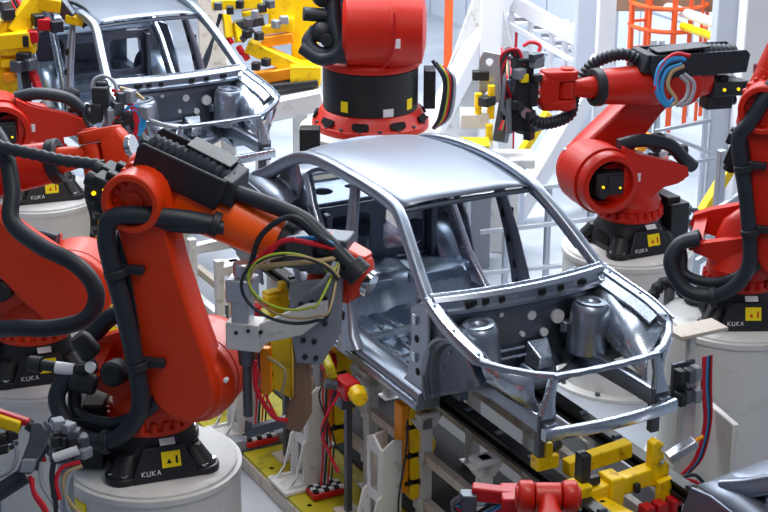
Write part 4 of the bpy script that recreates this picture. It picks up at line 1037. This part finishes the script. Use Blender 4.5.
# ------------------------------------------------------------------ heavy robot at the top, wrist at the bottom edge
def heavy_robot(pos):
    t = empty('heavy_robot', pos, R(-28), 'massive red robot with a black drum column, top centre behind the roof', 'robot', 'robots around the welding line')
    rg = MB(); rg.lathe((0, 0, 0), (0, 0, 1), [(.60, 0), (.60, .06), (.57, .085), (.51, .19), (.49, .20)], 48)
    rg = rg.build('foot_ring', 'red', t, .006)
    rc = MB()
    for i in range(9):
        a = 2*PI*i/9+.35; p = V((.555*math.cos(a), .555*math.sin(a), .125)); dd = V((math.cos(a), math.sin(a), .55)).normalized()
        rc.prism(rrect(.17, .07, .025), p, V((-math.sin(a), math.cos(a), 0)), dd.cross(V((-math.sin(a), math.cos(a), 0))), .03)
    rc.build('ring_pocket', 'recess', rg)
    bt = MB()
    for i in range(18):
        a = 2*PI*i/18; hexbolt(bt, (.575*math.cos(a), .575*math.sin(a), .075), (0, 0, 1), .022, .02)
    bt.build('ring_bolt', 'gunmetal', rg)
    dr = MB().lathe((0, 0, .19), (0, 0, 1), [(.485, 0), (.485, .44), (.47, .45)], 56).build('drum_column', 'black', t)
    def sticker(a, z, w, h, m_):
        a = R(a); return MB().prism([(-w/2, -h/2), (w/2, -h/2), (w/2, h/2), (-w/2, h/2)], V((.487*math.cos(a), .487*math.sin(a), z)), (-math.sin(a), math.cos(a), 0), (0, 0, 1), .006).build('sticker', m_, dr)
    sticker(-122, .30, .08, .11, 'stickery'); sticker(-68, .25, .11, .08, 'stickerw'); sticker(-36, .30, .08, .11, 'stickery')
    c = MB(); c.lathe((0, 0, .64), (0, 0, 1), [(.50, 0), (.51, .03), (.50, .07), (.46, .10), (.42, .12)], 48)
    def el(z, cx, rx, ry): return [(cx+rx*math.cos(2*PI*i/32), ry*math.sin(2*PI*i/32), z) for i in range(32)]
    c.loft([el(.70, .0, .44, .42), el(.85, .04, .46, .42), el(1.05, .05, .47, .42), el(1.4, .05, .44, .38), el(1.6, .05, .36, .3)])
    c = c.build('rotating_column', 'red', t, .01)
    d = MB(); d.lathe((.05, -.30, 1.10), (1, 0, 0), [(.34, -.32), (.39, -.28), (.40, .12), (.405, .14), (.405, .18), (.40, .20), (.37, .46), (.2, .50)], 44); d.build('shoulder_drum', 'red', t, .006)
    MB().box((.26, -.705, 1.02), (.07, .02, .09)).build('tag', 'stickerw', c)
    MB().tube([(.23, -.69, 1.32), (.24, -.715, 1.15), (.22, -.70, .92), (.12, -.62, .75)], .012, 8).build('seam_cable', 'redp', c)
    MB().prism([(-.24, 0), (.24, 0), (.2, 1.2), (-.2, 1.2)], (.05, .05, 1.35), (1, 0, 0), (0, 0, 1), .34).build('link_arm', 'red', t, .04)
    for k, pts in enumerate(([(-.52, -.2, 1.5), (-.50, -.34, 1.1), (-.46, -.42, .82), (-.62, -.44, .74), (-.74, -.36, .84), (-.66, -.3, .98)], [(-.38, -.36, 1.5), (-.34, -.52, 1.1), (-.40, -.54, .82), (-.6, -.50, .70), (-.80, -.40, .80)], [(-.2, -.5, 1.12), (-.24, -.62, 1.08), (-.27, -.58, .86), (-.36, -.5, .72), (-.52, -.42, .70)])):
        MB().tube([(x+.13, y, z*.9+.18) for x, y, z in pts], (.075, .07, .055)[k], 14).build('hose', 'hose', t)
    m_ = MB(); m_.sphere((-.46, -.25, 1.40), .13); m_.cyl((-.38, -.3, 1.20), (-.66, -.35, 1.23), .07, n=16); m_.sphere((-.48, -.38, 1.06), .11); m_.cyl((-.43, -.4, 1.0), (-.43, -.52, 1.0), .06, n=14); m_.build('media_coupling', 'blackp', t)
    j = MB(); j.box((.60, .0, .40), (.12, .24, .40)); j = j.build('junction_box', 'black', t, .012)
    for k in range(6):
        MB().tube([(.62+.03*k, -.28, .75-.02*k), (.74+.02*k, -.34, .55), (.70+.02*k, -.34, .2), (.64, -.3, .05)], .02, 8).build('cable', ('hose', 'hose', 'greenc', 'redc', 'hose', 'greyc')[k], j)
    return t
HP = V((1.90, 6.22, .34))
heavy_robot(HP)
p = empty('robot_pedestal', (HP.x, HP.y, FLOOR), 0, 'broad white pedestal under the massive robot, top centre', 'pedestal', 'white robot pedestals')
hh = HP.z-FLOOR
MB().lathe((0, 0, 0), (0, 0, 1), [(.70, 0), (.70, hh-.10), (.73, hh-.09), (.73, hh-.02), (.70, hh), (.02, hh)], 56).build('column', 'pedestal', p, .004)
bx = at(310, 140, 17.6)
MB().box((bx.x-HP.x, bx.y-HP.y, bx.z-FLOOR), (.20, .16, .26), rz=R(-28)).build('vent_box', 'black', p, .01)

W7 = at(548, 497, 10.3)
h7 = math.atan2(.88, .47)
make_robot(V((W7.x-2.29*math.cos(h7), W7.y-2.29*math.sin(h7), W7.z-1.90)), h7, R(20), R(45), R(20.2), 'red robot wrist rising from the bottom edge in front of the line', paint='red', arm='red', dress=False, side_hose=False, wrist=(R(-50), 0),
           tool=lambda root, o, d, p, q: nose_gripper(root, o, d, p, q))
# ------------------------------------------------------------------ background: gantry legs, stairs, ladder, fences, racks
def down(p, z=FLOOR): return V((p[0], p[1], z))
def rel(t, p): return V(p)-t.location

# two white gantry legs with raking struts, each a vertical column and a brace
def gantry(px, pyb, d, strut, label, w=.26, col='colwhite', name='gantry_leg', wide=False):
    b0 = at(px, 60, d); t = empty(name, down(b0), 0, label, 'column', 'white gantry columns behind the line')
    MB().box((0, 0, 2.1), (w, w, 4.2), rz=R(-28)).build('column', col, t, .02)
    MB().box((0, 0, .02), (w+.2, w+.2, .04), rz=R(-28)).build('foot_plate', col, t, .005)
    if strut:
        (x0, y0), (x1, y1) = strut
        a = rel(t, at(x0, y0, d)); b = rel(t, at(x1, y1, d-.1)); dr = (b-a).normalized()
        b = a+dr*((0-a.z)/dr.z)
        MB().bar(a, b, .24, .20).build('raking_strut', col, t, .015)
        if wide:
            MB().prism([(0, 0), (.16, 0), (.16, 2.2), (0, 2.2)], a*.0+V((.06, .1, 0)), (CRT.x, CRT.y, 0), (0, 0, 1), .06)
            MB().prism([(-.9, 0), (.35, 0), (.35, 1.5), (.14, 2.3), (-.14, 2.3)], (0, .10, 0), (CRT.x, CRT.y, 0), (0, 0, 1), .10).build('gusset_plate', 'whiteb', t, .01)
    return t
gantry(490, 120, 21.5, ((504, -8), (438, 118)), 'white gantry column with a raking strut right of the massive robot', wide=True)
gantry(604, 200, 20.5, ((604, 60), (528, 190)), 'white gantry column with a raking strut left of the red robot at the upper right', w=.20)
gantry(586, 200, 21.2, None, 'blue grey column directly left of the orange caged ladder', w=.28, col='colgrey', name='steel_column')
gantry(727, 200, 19.6, None, 'blue grey wide column between ladder and signal tower', w=.34, col='colgrey', name='steel_column')
gantry(758, 200, 19.2, None, 'white wide column behind the signal tower at the right edge', w=.42, col='colwhite', name='steel_column')
gantry(214, 60, 22.0, None, 'pale column behind the roof pillar of the rear car body', w=.34, col='beige', name='steel_column')

# white stair / platform with handrails
o = at(540, 90, 21.5); t = empty('stair', down(o), 0, 'white steel stair with handrails at the top, right of centre', 'stair')
D0 = 21.6
for (a, b, w_) in (((512, 2), (602, 52), .16), ((508, 24), (598, 76), .06), ((505, 46), (580, 92), .05), ((566, 30), (606, 12), .06)):
    MB().bar(rel(t, at(*a, D0)), rel(t, at(*b, D0-.3)), w_*.5, w_*1.2).build('handrail', 'colwhite', t, .01)
for x, y0, y1 in ((512, 0, 120), (531, 8, 150), (552, 28, 150), (566, 20, 110), (575, 36, 120)):
    a = rel(t, at(x, y0, D0)); MB().bar(a, V((a.x, a.y, 0)), .06).build('post', 'colwhite', t, .01)
for k in range(6):
    p_ = rel(t, at(520+14*k, 12+8*k, D0+.2)); MB().box(p_+V((.2, .3, -.1)), (.5, .3, .04), rz=R(-28)).build('tread', 'colwhite', t, .005)
for (a, b) in (((530, 52), (590, 60)), ((530, 90), (590, 110))): MB().bar(rel(t, at(*a, D0+.3)), rel(t, at(*b, D0+.1)), .04).build('crossbar', 'colgrey', t)

# orange ladder with safety cage
o = at(668, 50, 22); t = empty('caged_ladder', down(o), 0, 'orange steel ladder with a round safety cage', 'ladder')
c0 = at(668, 22, 22)-t.location; ru = V((CRT.x, CRT.y, 0)).normalized(); rd = V((CFW.x, CFW.y, 0)).normalized()
for s, m_ in ((-.46, .05), (-.28, .035), (0, .05), (.20, .04), (.36, .03), (.47, .035)):
    dy = math.sqrt(max(0, .47**2-s*s))*-1
    q = c0+ru*s+rd*dy; zb = 0.62 if s not in (-.46, 0) else .0
    MB().bar(V((q.x, q.y, zb if s != 0 else 0)), V((q.x, q.y, 4.0)), m_).build('upright', 'railing', t)
for z in (-.02, .26):
    MB().tube([c0+V((0, 0, z))+ru*(.47*math.cos(R(a)))+rd*(.47*math.sin(R(a))) for a in range(180, 361, 15)], .028, 8).build('hoop', 'railing', t)
for k in range(9):
    z = .5+.33*k; MB().bar(V((c0.x, c0.y, z))+ru*-.44, V((c0.x, c0.y, z))+ru*-.25+rd*.05, .03).build('rung', 'railing', t)
for s in (-.25,): MB().bar(V((c0.x, c0.y, 0))+ru*s+rd*.05, V((c0.x, c0.y, 4))+ru*s+rd*.05, .05).build('stringer', 'railing', t)
o = at(448, 50, 23.5); t = tag(MB().bar(down(o), down(o, 2.6), .08).build('orange_post', 'railing'), 'orange upright post against the wall right of the massive robot', 'post')
o = at(530, 10, 22.4); t = empty('red_rail', down(o), 0, 'thin red railing high behind the gantry column', 'railing')
for a, b in (((494, 8), (518, 4)), ((497, 32), (516, 29)), ((518, 4), (515, 60))): MB().bar(rel(t, at(*a, 22.4)), rel(t, at(*b, 22.4)), .035).build('rail', 'redp', t)
a = rel(t, at(515, 60, 22.4)); MB().bar(a, V((a.x, a.y, 0)), .035).build('rail', 'redp', t)

# aluminium fence behind the right robots
def fence(label, posts, rails, d, w=.05):
    o = at(posts[0][0], posts[0][1], d); t = empty('aluminium_fence', down(o), 0, label, 'fence', 'aluminium fences')
    for x, y in posts:
        a = rel(t, at(x, y, d)); MB().bar(V((a.x, a.y, 0)), a, w).build('post', 'alu', t, .006)
    for a, b in rails:
        MB().bar(rel(t, at(*a, d)), rel(t, at(*b, d)), w*.8).build('rail', 'alu', t, .005)
    return t
fence('aluminium fence with diagonal braces behind the red robot at the upper right', [(654, 40), (662, 40), (710, 60), (737, 60)], [((655, 131), (712, 120)), ((664, 133), (712, 154)), ((676, 165), (716, 158)), ((654, 100), (712, 100))], 19.4)
fence('aluminium fence seen through the cabin of the near car body', [(549, 188), (507, 196), (592, 180), (468, 190)], [((440, 200), (600, 180)), ((460, 275), (600, 262)), ((480, 232), (600, 218))], 18.2, .055)
fence('aluminium guard rail between the two pedestals on the right', [(697, 222), (722, 150)], [((697, 224), (742, 194)), ((697, 262), (742, 232))], 16.6, .07)

def guard(a, b, d, label, m_='yellow', w=.11):
    p0, p1 = at(*a, d), at(*b, d); dr = (p1-p0).normalized(); e = p1
    t = empty('yellow_brace', down(e), 0, label, 'brace')
    MB().bar(p0-t.location, e-t.location, w, w*.8).build('tube', m_, t, .01)
    MB().bar(down(e)-t.location, V((0, 0, e.z-FLOOR)), .07).build('support_post', 'alu', t, .004); return t
guard((731, 166), (699, 218), 17.6, 'yellow sloping brace right of the red robot at the upper right')
guard((651, 135), (628, 160), 18.4, 'short amber yellow brace behind the link arm of the upper right robot', 'amber')
guard((548, 112), (522, 152), 20.0, 'yellow sloping tube below the dark weld gun, beside the white strut', 'yellow', .10)
# white pipe with yellow sleeve, high
o = at(680, 20, 21); t = empty('sloping_pipe', o, 0, 'white sloping pipe with yellow sleeve behind the orange ladder', 'pipe')
MB().cyl(rel(t, at(636, -4, 23)), rel(t, at(728, 28, 20.4)), .06, n=14).build('pipe', 'colwhite', t)
MB().cyl(rel(t, at(683, 26, 21.5)), rel(t, at(722, 40, 20.4)), .05, n=14).build('sleeve', 'yellow', t)
MB().bar(rel(t, at(728, 28, 20.4)), down(at(728, 28, 20.4))-t.location, .06).build('support', 'colwhite', t)
# signal tower
o = at(755, 100, 18.6); t = empty('signal_tower', down(o), 0, 'signal light tower with amber and green lamps at the right edge', 'signal light')
zt = o.z-FLOOR
MB().cyl((0, 0, 0), (0, 0, zt), .03, n=12).build('pole', 'black', t)
for k, (m_, h_) in enumerate((('black', .12), ('lampg', .08), ('lampy', .08), ('lampr', .10))):
    z0 = zt+(0, .12, .20, .28)[k]; MB().cyl((0, 0, z0), (0, 0, z0+h_-.006), .044, n=18).build(('socket', 'green_lamp', 'amber_lamp', 'red_lamp')[k], m_, t)

# gun stand with a spare weld gun at the top, right of the massive robot
o = at(505, 150, 19.3); t = empty('tool_stand', down(o), 0, 'white stand table holding a spare weld gun, behind the car roof', 'tool stand')
zt = 1.02
MB().box((0, 0, zt), (.62, .42, .10), rz=R(-28)).build('table', 'white', t, .012)
MB().box((0, 0, zt*.5), (.30, .30, zt), rz=R(-28)).build('column', 'white', t, .01)
MB().box(rel(t, at(474, 118, 19.3)), (.30, .30, .16), rz=R(-28)).build('side_block', 'white', t, .01)
a = rel(t, at(489, 78, 19.2))
pl = MB().frame([(-.11, -.30), (.13, -.26), (.13, .26), (-.06, .30), (-.11, .2)], [circ(0, .18, .04), circ(0, -.18, .04)], a, ru, (0, 0, 1), .05).build('silver_plate', 'alu', t, .006)
MB().bar(a+ru*-.18+V((0, 0, .03)), a+V((0, 0, .03)), .10, .10).build('plate_clamp', 'black', t, .01)
g = MB(); g.bar(rel(t, at(515, 55, 19.3)), rel(t, at(500, 142, 19.3)), .14, .14); g.bar(rel(t, at(520, 62, 19.3)), rel(t, at(524, 130, 19.3)), .10, .12); g.box(rel(t, at(517, 66, 19.2)), (.26, .2, .28), rz=R(-28)); g = g.build('spare_gun', 'gunmetal', t, .015)
for k in range(9):
    m_ = ('redc', 'tanc', 'hose', 'redc', 'greyc', 'redp', 'greenc', 'hose', 'redc')[k]
    MB().tube([rel(t, at(502+3*k, 48+k, 19.2)), rel(t, at(505+2*k, 70, 19.0)), rel(t, at(512-2*(k % 3), 95+k, 18.95)), rel(t, at(500+2*k, 130, 19.0))], .016, 8).build('cable', m_, g)
MB().tube([rel(t, at(523, 46, 19.2)), rel(t, at(531, 42, 19.2)), rel(t, at(540, 46, 19.2)), rel(t, at(536, 58, 19.2)), rel(t, at(528, 76, 19.2))], .022, 8).build('cable', 'redc', g)
for x, y, h_ in ((478, 108, .32), (491, 102, .36), (489, 138, .3)): MB().cyl(rel(t, at(x, y, 19.15))-V((0, 0, h_/2)), rel(t, at(x, y, 19.15))+V((0, 0, h_/2)), .04, n=12).build('yellow_stop', 'yellow', t)
for x, y in ((528, 118), (534, 126), (524, 128), (487, 101)): MB().box(rel(t, at(x, y, 19.1)), (.16, .12, .10), rz=R(20)).build('connector', 'black', t, .01)
o = at(462, 145, 18.8)
t = empty('yellow_platform', down(o), 0, 'grey platform with a yellow edge behind the car roof', 'platform')
MB().box((0, 0, (o.z-FLOOR)/2), (.62, .36, o.z-FLOOR), rz=R(-28)).build('block', 'greyplate', t, .01)
MB().box((.06, -.02, o.z-FLOOR+.02), (.44, .30, .04), rz=R(-28)).build('edge_plate', 'yellow', t, .006)

# yellow tooling rack on a white table, top centre-left
o = at(272, 110, 20.0); t = empty('yellow_tool_rack', down(o), 0, 'big yellow gripper tool parked on a white table, top centre', 'tool rack')
def q(px, py, d=20.0): return rel(t, at(px, py, d))
MB().bar(q(215, 118), q(322, 96), .5, .22).build('table', 'white', t, .012)
for x in (228, 262, 300): a = q(x, 108, 20.0); MB().box((a.x, a.y, a.z/2), (.16, .16, a.z), rz=R(-28)).build('leg', 'white', t, .01)
MB().bar(q(222, 90), q(318, 80), .30, .07).build('dark_tray', 'black', t, .01)
ry = R(-28)
MB().bar(q(234, 82), q(296, 71), .16, .13).build('base_beam', 'amber', t, .01)
MB().bar(q(248, 45), q(302, 70), .16, .15).build('side_beam', 'yellow', t, .01)
MB().box(q(306, 73), (.34, .30, .22), rz=ry).build('foot_block', 'yellow', t, .012)
MB().box(q(305, 34, 20.2), (.30, .24, .80), rz=ry).build('mast', 'yellow', t, .012)
MB().box(q(296, 6, 20.1), (.56, .26, .26), rz=ry).build('head_block', 'yellow', t, .012)
MB().box(q(280, 12, 20.2), (.26, .10, .30), rz=ry).build('gusset_plate', 'yellow', t, .01)
MB().bar(q(262, 42), q(293, 37), .12, .11).build('cross_beam', 'amber', t, .008)
MB().bar(q(262, 30), q(292, 26), .12, .09).build('cross_beam', 'yellow', t, .008)
MB().box(q(290, 24), (.10, .14, .16), rz=ry).build('joint_block', 'yellow', t, .008)
MB().bar(q(212, 4), q(262, 2), .16, .11).build('jaw_beam', 'yellow', t, .01)
MB().bar(q(226, 14), q(229, 38), .09, .09).build('jaw_arm', 'yellow', t, .01)
MB().bar(q(236, 22), q(240, 42), .09, .10).build('jaw_arm', 'yellow', t, .01)
MB().bar(q(234, 26), q(264, 20), .10, .10).build('jaw_cylinder', 'gunmetal', t, .01)
MB().bar(q(242, 14), q(268, 10), .10, .06).build('jaw_plate', 'yellow', t, .008)
MB().bar(q(240, 40), q(252, 28), .10, .08).build('jaw_cylinder', 'gunmetal', t, .01)
for i, (x, y) in enumerate(((227, 36), (222, 42), (238, 46), (243, 52))): MB().bar(q(x, y), q(x+5, y+8), .05, .06).build('clamp', 'redp', t, .008)
for i, (x, y) in enumerate(((262, 8), (270, 4), (256, 14), (240, 4), (230, 10), (248, 22), (276, 24), (266, 62), (256, 66), (218, 6), (284, 20), (259, 36), (247, 34))): MB().box(q(x, y, 19.85), (.09, .08, .09), rz=R(17*i)).build('fitting', ('black', 'gunmetal', 'greyplate', 'black')[i % 4], t, .01)
for k in range(3): MB().tube([q(222-k, 14), q(214, 36), q(208-2*k, 60), q(200, 78)], .016, 8).build('hose', 'hose', t)

# yellow gripper over the rear car body, top left
o = at(12, 60, 18.6); t = empty('yellow_gripper', down(o), 0, 'yellow gripper frame with claws holding the rear car body, top left', 'gripper')
def q(px, py, d=18.4): return rel(t, at(px, py, d))
a = q(2, 60); MB().bar(V((a.x, a.y, 0)), q(2, 20), .20, .20).build('mast', 'yellow', t, .012)
MB().bar(q(-6, 40), q(33, 36), .34, .16).build('upper_beam', 'yellow', t, .012)
MB().bar(q(-6, 50), q(36, 47), .20, .10).build('middle_beam', 'yellow', t, .012)
MB().bar(q(2, 63), q(21, 62), .12, .08).build('lower_beam', 'yellow', t, .01)
MB().bar(q(4, 77), q(16, 75), .14, .09).build('lower_beam', 'amber', t, .01)
MB().bar(q(14, 32), q(40, -4), .16, .20).build('raking_arm', 'yellow', t, .012)
MB().bar(q(36, 2), q(62, 6), .14, .14).build('head_beam', 'yellow', t, .012)
MB().bar(q(60, 2), q(72, 18), .10, .14).build('claw', 'gunmetal', t, .012)
MB().bar(q(66, 18), q(84, 22), .10, .09).build('claw_tip', 'yellow', t, .01)
MB().bar(q(72, 14), q(80, 22), .08, .07).build('claw_tip', 'yellow', t, .01)
MB().tube([q(60, 0), q(74, 3), q(86, 10), q(89, 20), q(82, 27)], .022, 8).build('hose', 'hose', t)
for k in range(3): MB().tube([q(10+3*k, -2), q(15+3*k, 8), q(22, 16-k), q(30, 24)], .022, 8).build('hose', ('redc', 'hose', 'redp')[k], t)
for i, (x, y) in enumerate(((8, 14), (4, 6), (26, 40), (33, 36), (38, 20), (18, 66), (24, 58), (44, 24), (56, 26), (30, 64))): MB().box(q(x, y, 18.3), (.13, .11, .12), rz=R(23*i)).build('fitting', ('black', 'gunmetal', 'black', 'redp')[i % 4], t, .012)
for i, (x, y) in enumerate(((30, 66), (33, 74), (36, 82))): MB().bar(q(x, y), q(x+3, y+8), .07, .07).build('clamp', 'redp', t, .008)
for k in range(3): MB().tube([q(22+2*k, 60), q(23+3*k, 78), q(26+2*k, 92), q(30, 104)], .018, 8).build('hose', 'hose', t)

# black weld gun head held against the rear body, with cable loops
o = at(105, 92, 16.6); t = empty('welding_head', down(o), 0, 'dark welding head with looped cables in front of the rear car body', 'welding head')
def q(px, py, d=16.6): return rel(t, at(px, py, d))
h_ = MB(); h_.box(q(101, 96), (.15, .16, .20), rz=R(-28)); h_.box(q(102, 87), (.11, .11, .12), rz=R(-28)); h_.box(q(97, 112), (.10, .12, .18), rz=R(-28)); h_ = h_.build('head_block', 'blackp', t, .02)
MB().bar(V((q(112, 100).x, q(112, 100).y, .16)), q(112, 108), .12, .12).build('stand_column', 'greyplate', t, .01)
for k, (m_, pts) in enumerate((('greyc', [(92, 90), (94, 80), (104, 76), (114, 82), (118, 96)]), ('redc', [(112, 90), (124, 94), (132, 104), (138, 112)]), ('redc', [(114, 94), (126, 100), (134, 112), (140, 122)]), ('bluec', [(122, 114), (132, 106), (142, 112), (144, 126), (138, 136)]),
        ('bluec', [(126, 118), (134, 110), (140, 116), (140, 130)]), ('redc', [(124, 118), (132, 114), (137, 122), (134, 136)]), ('redp', [(112, 124), (118, 116), (128, 112), (136, 124), (136, 140)]), ('tanc', [(120, 88), (134, 92), (144, 100)]), ('greyc', [(144, 118), (162, 124), (178, 128)]), ('hose', [(88, 104), (84, 116), (90, 128)]))):
    MB().tube([q(*c) for c in pts], .018, 8).build('cable', m_, h_)
for i, (x, y) in enumerate(((122, 98), (130, 96), (128, 118), (118, 108), (146, 112), (120, 126))): MB().box(q(x, y), (.10, .10, .12), rz=R(31*i)).build('fitting', ('gunmetal', 'greyplate', 'black')[i % 3], t, .01)

# yellow and black tooling column between the left pedestals and the line
o = at(104, 225, 15.6); t = empty('clamp_stand', down(o), 0, 'yellow and black clamp column right of the upper left pedestal', 'clamp stand', 'clamp stands along the near side of the line')
def q(px, py, d=15.6): return rel(t, at(px, py, d))
MB().bar(V((q(95, 200).x, q(95, 200).y, 0)), q(95, 178), .10, .10).build('column', 'amber', t, .01)
MB().bar(V((q(103, 200).x, q(103, 200).y, 0)), q(103, 172), .08, .12).build('slide', 'yellow', t, .01)
for k in range(6): MB().box(q(99+2*(k % 2), 170+15*k, 15.4), (.13, .08, .06)).build('clamp_link', 'black', t, .008)
MB().bar(q(90, 168), q(93, 186), .10, .10).build('valve', 'redp', t, .01)
for k in range(3): MB().tube([q(88+3*k, 170), q(86+2*k, 195), q(92+2*k, 220), q(90, 250)], .016, 8).build('hose', 'hose', t)
MB().bar(q(112, 165), q(116, 230), .08, .16).build('dark_cylinder', 'black', t, .012)

# gun on a floor stand at the bottom left, in front of the pedestal
o = at(-14, 470, 10.3); t = empty('hose_gun', down(o), 0, 'grey bracket with yellow and red arm reaching in at the lower left corner', 'gun')
def q(px, py, d=10.3): return rel(t, at(px, py, d))
MB().bar(V((0, 0, 0)), V((0, 0, q(-14, 420).z)), .12).build('stand_post', 'greyplate', t, .01)
MB().bar(q(-16, 414), q(21, 426), .08, .08).build('yellow_arm', 'yellow', t, .012)
MB().bar(q(-16, 408), q(30, 423), .05, .045).build('red_arm', 'redp', t, .012)
sh = [at(x, y, 10.3)-t.location for x, y in ((33, 422), (44, 421), (49, 430), (46, 445), (38, 458), (32, 474), (18, 472), (24, 456), (30, 440))]
b = MB(); off = CFW*.10; b.loft([[p_-off*.5 for p_ in sh], [p_+off*.5 for p_ in sh]]); br = b.build('grey_bracket', 'gunmetal', t, .012)
sh = [at(x, y, 10.22)-t.location for x, y in ((23, 459), (36, 459), (32, 472), (20, 472))]
b = MB(); b.loft([[p_-off*.3 for p_ in sh], [p_+off*.3 for p_ in sh]]); b.build('pale_plate', 'greyplate', br, .006)
MB().cyl(q(-16, 502), q(24, 476), .05, n=16).build('black_arm', 'hose', t)
MB().cyl(q(28, 424), q(36, 430), .035, n=12).build('joint', 'black', t)
for k, (m_, pts) in enumerate((('greyc', [(14, 440), (17, 455), (10, 470), (-5, 478)]), ('redc', [(30, 476), (34, 492), (44, 506), (50, 520)]), ('hose', [(4, 436), (10, 440), (16, 444), (2, 452)]), ('tanc', [(-4, 444), (4, 450), (10, 448)]))):
    MB().tube([q(*c) for c in pts], .014, 8).build('cable', m_, t)
for x, y in ((4, 438), (12, 434), (2, 448)): MB().box(q(x, y), (.06, .06, .06)).build('fitting', 'black', t, .008)

# cluster of connectors on a bracket beside the foreground robot's base
o = at(66, 450, 11.2); t = empty('connector_rack', down(o), 0, 'cluster of cable connectors left of the foreground robot base', 'connector rack')
def q(px, py, d=11.2): return rel(t, at(px, py, d))
MB().bar(V((q(64, 450).x, q(64, 450).y, 0)), q(64, 448), .08).build('post', 'greyplate', t, .008)
MB().box(q(64, 446), (.06, .22, .26), rz=R(30)).build('plate', 'gunmetal', t, .01)
for i, (x, y, m_) in enumerate(((58, 424, 'greyplate'), (68, 428, 'greyplate'), (74, 434, 'gunmetal'), (56, 440, 'black'), (64, 440, 'black'), (76, 444, 'black'), (82, 440, 'gunmetal'), (84, 452, 'greyplate'), (70, 452, 'black'), (60, 456, 'gunmetal'))):
    MB().box(q(x, y, 11.05), (.08, .08, .07), rz=R(29*i)).build('connector', m_, t, .01)
MB().cyl(q(54, 458, 11), q(78, 450, 11), .03, n=12).build('white_sleeve', 'checker', t)
for k, (m_, pts) in enumerate((('redc', [(80, 462), (62, 468), (56, 482), (60, 500)]), ('tanc', [(82, 466), (66, 474), (64, 490), (74, 508), (90, 520)]), ('hose', [(54, 460), (52, 476), (54, 494), (58, 520)]), ('greyc', [(40, 462), (42, 484), (54, 504), (64, 520)]), ('redc', [(32, 478), (34, 494), (44, 510), (50, 522)]), ('hose', [(48, 446), (40, 458), (36, 470)]), ('greyc', [(76, 468), (68, 480), (66, 500), (72, 520)]))):
    MB().tube([q(*c, 11.0) for c in pts], .014 if m_ != 'hose' else .018, 8).build('cable', m_, t)

# dark sheet added under the conveyor, its colour standing in for the shade there
tag(MB().box((.05, 1.6, FLOOR+.158), (.96, 8.0, .012)).build('shade_sheet', 'recess'), 'dark sheet added as shade on the floor plates under the conveyor', 'shade_sheet')
o = at(668, 2, 22.8); t = empty('brown_board', down(o), 0, 'dark grey brown board behind the top of the orange ladder', 'board')
MB().bar(rel(t, at(612, -14, 22.3)), rel(t, at(722, -14, 21.6)), .06, .62).build('sheet', 'brown', t, .01)
for x in (616, 718): a = rel(t, at(x, 0, 22.6)); MB().bar(V((a.x, a.y, 0)), a, .06).build('post', 'colgrey', t)
tag(MB().box((1.12, .9, FLOOR+.006), (1.1, 5.6, .012)).build('floor_tone', 'black'), 'dark sheet added as shade on the floor between the conveyor and the right pedestals', 'shade sheet')  # dark sheet added so the pale floor here reads as shaded
# ------------------------------------------------------------------ camera and light
cam = bpy.data.cameras.new('camera'); co = bpy.data.objects.new('camera', cam); COL.objects.link(co)
CF, CR, CU = V((.44049, .82795, -.34709)), V((.88383, -.46778, .00581)), V((.15755, .30933, .93781))
mw = Matrix((CR, CU, -CF)).transposed().to_4x4(); mw.translation = V((-6.33397, -9.57129, 5.4949))
co.matrix_world = mw
cam.sensor_width = 36; cam.lens = 36*1802.41/768; cam.clip_end = 200
SC.camera = co
w = bpy.data.worlds.new('hall_light'); SC.world = w; w.use_nodes = True
nt = w.node_tree; bg = nt.nodes['Background']
tc = nt.nodes.new('ShaderNodeTexCoord'); sx = nt.nodes.new('ShaderNodeSeparateXYZ'); rp = nt.nodes.new('ShaderNodeValToRGB')
nt.links.new(tc.outputs['Generated'], sx.inputs[0])
ad = nt.nodes.new('ShaderNodeMath'); ad.operation = 'MULTIPLY_ADD'; ad.inputs[1].default_value = .5; ad.inputs[2].default_value = .5
nt.links.new(sx.outputs['Z'], ad.inputs[0]); nt.links.new(ad.outputs[0], rp.inputs['Fac'])
cr = rp.color_ramp; cr.elements[0].position = .45; cr.elements[0].color = (.10, .11, .13, 1); cr.elements[1].position = .75; cr.elements[1].color = (.55, .63, .78, 1)
nt.links.new(rp.outputs['Color'], bg.inputs['Color']); bg.inputs['Strength'].default_value = .42
def area(name, loc, target, sx_, sy_, power, rgb):
    l = bpy.data.lights.new(name, 'AREA'); l.shape = 'RECTANGLE'; l.size = sx_; l.size_y = sy_; l.energy = power; l.color = rgb
    o = bpy.data.objects.new(name, l); COL.objects.link(o); o.location = loc
    o.rotation_euler = (V(target)-V(loc)).to_track_quat('-Z', 'Y').to_euler(); return o
area('unseen_area_light', (-1.2, -2.5, 7.5), (-1.5, 1, 0), 1.6, 6, 280, (1, .93, .84))  # warm key light added out of view for the foreground robot
area('unseen_area_light', (3.5, 4, 7.5), (2, 4, 0), 2, 12, 420, (.9, .95, 1))  # overhead light added out of view above the right side
area('unseen_area_light', (6.8, 8, 7.2), (8, 8, -1), 2.0, 16, 2600, (.9, .95, 1))  # unseen light added to brighten the wall and the background
area('unseen_area_light', (0, 14, 7.5), (0, 12, -1), 9, 4, 700, (.92, .96, 1))  # overhead light added out of view above the far end of the line
SC.view_settings.view_transform = 'Standard'; SC.view_settings.look = 'None'
SC.view_settings.exposure = 0; SC.view_settings.gamma = 1; SC.view_settings.use_curve_mapping = False
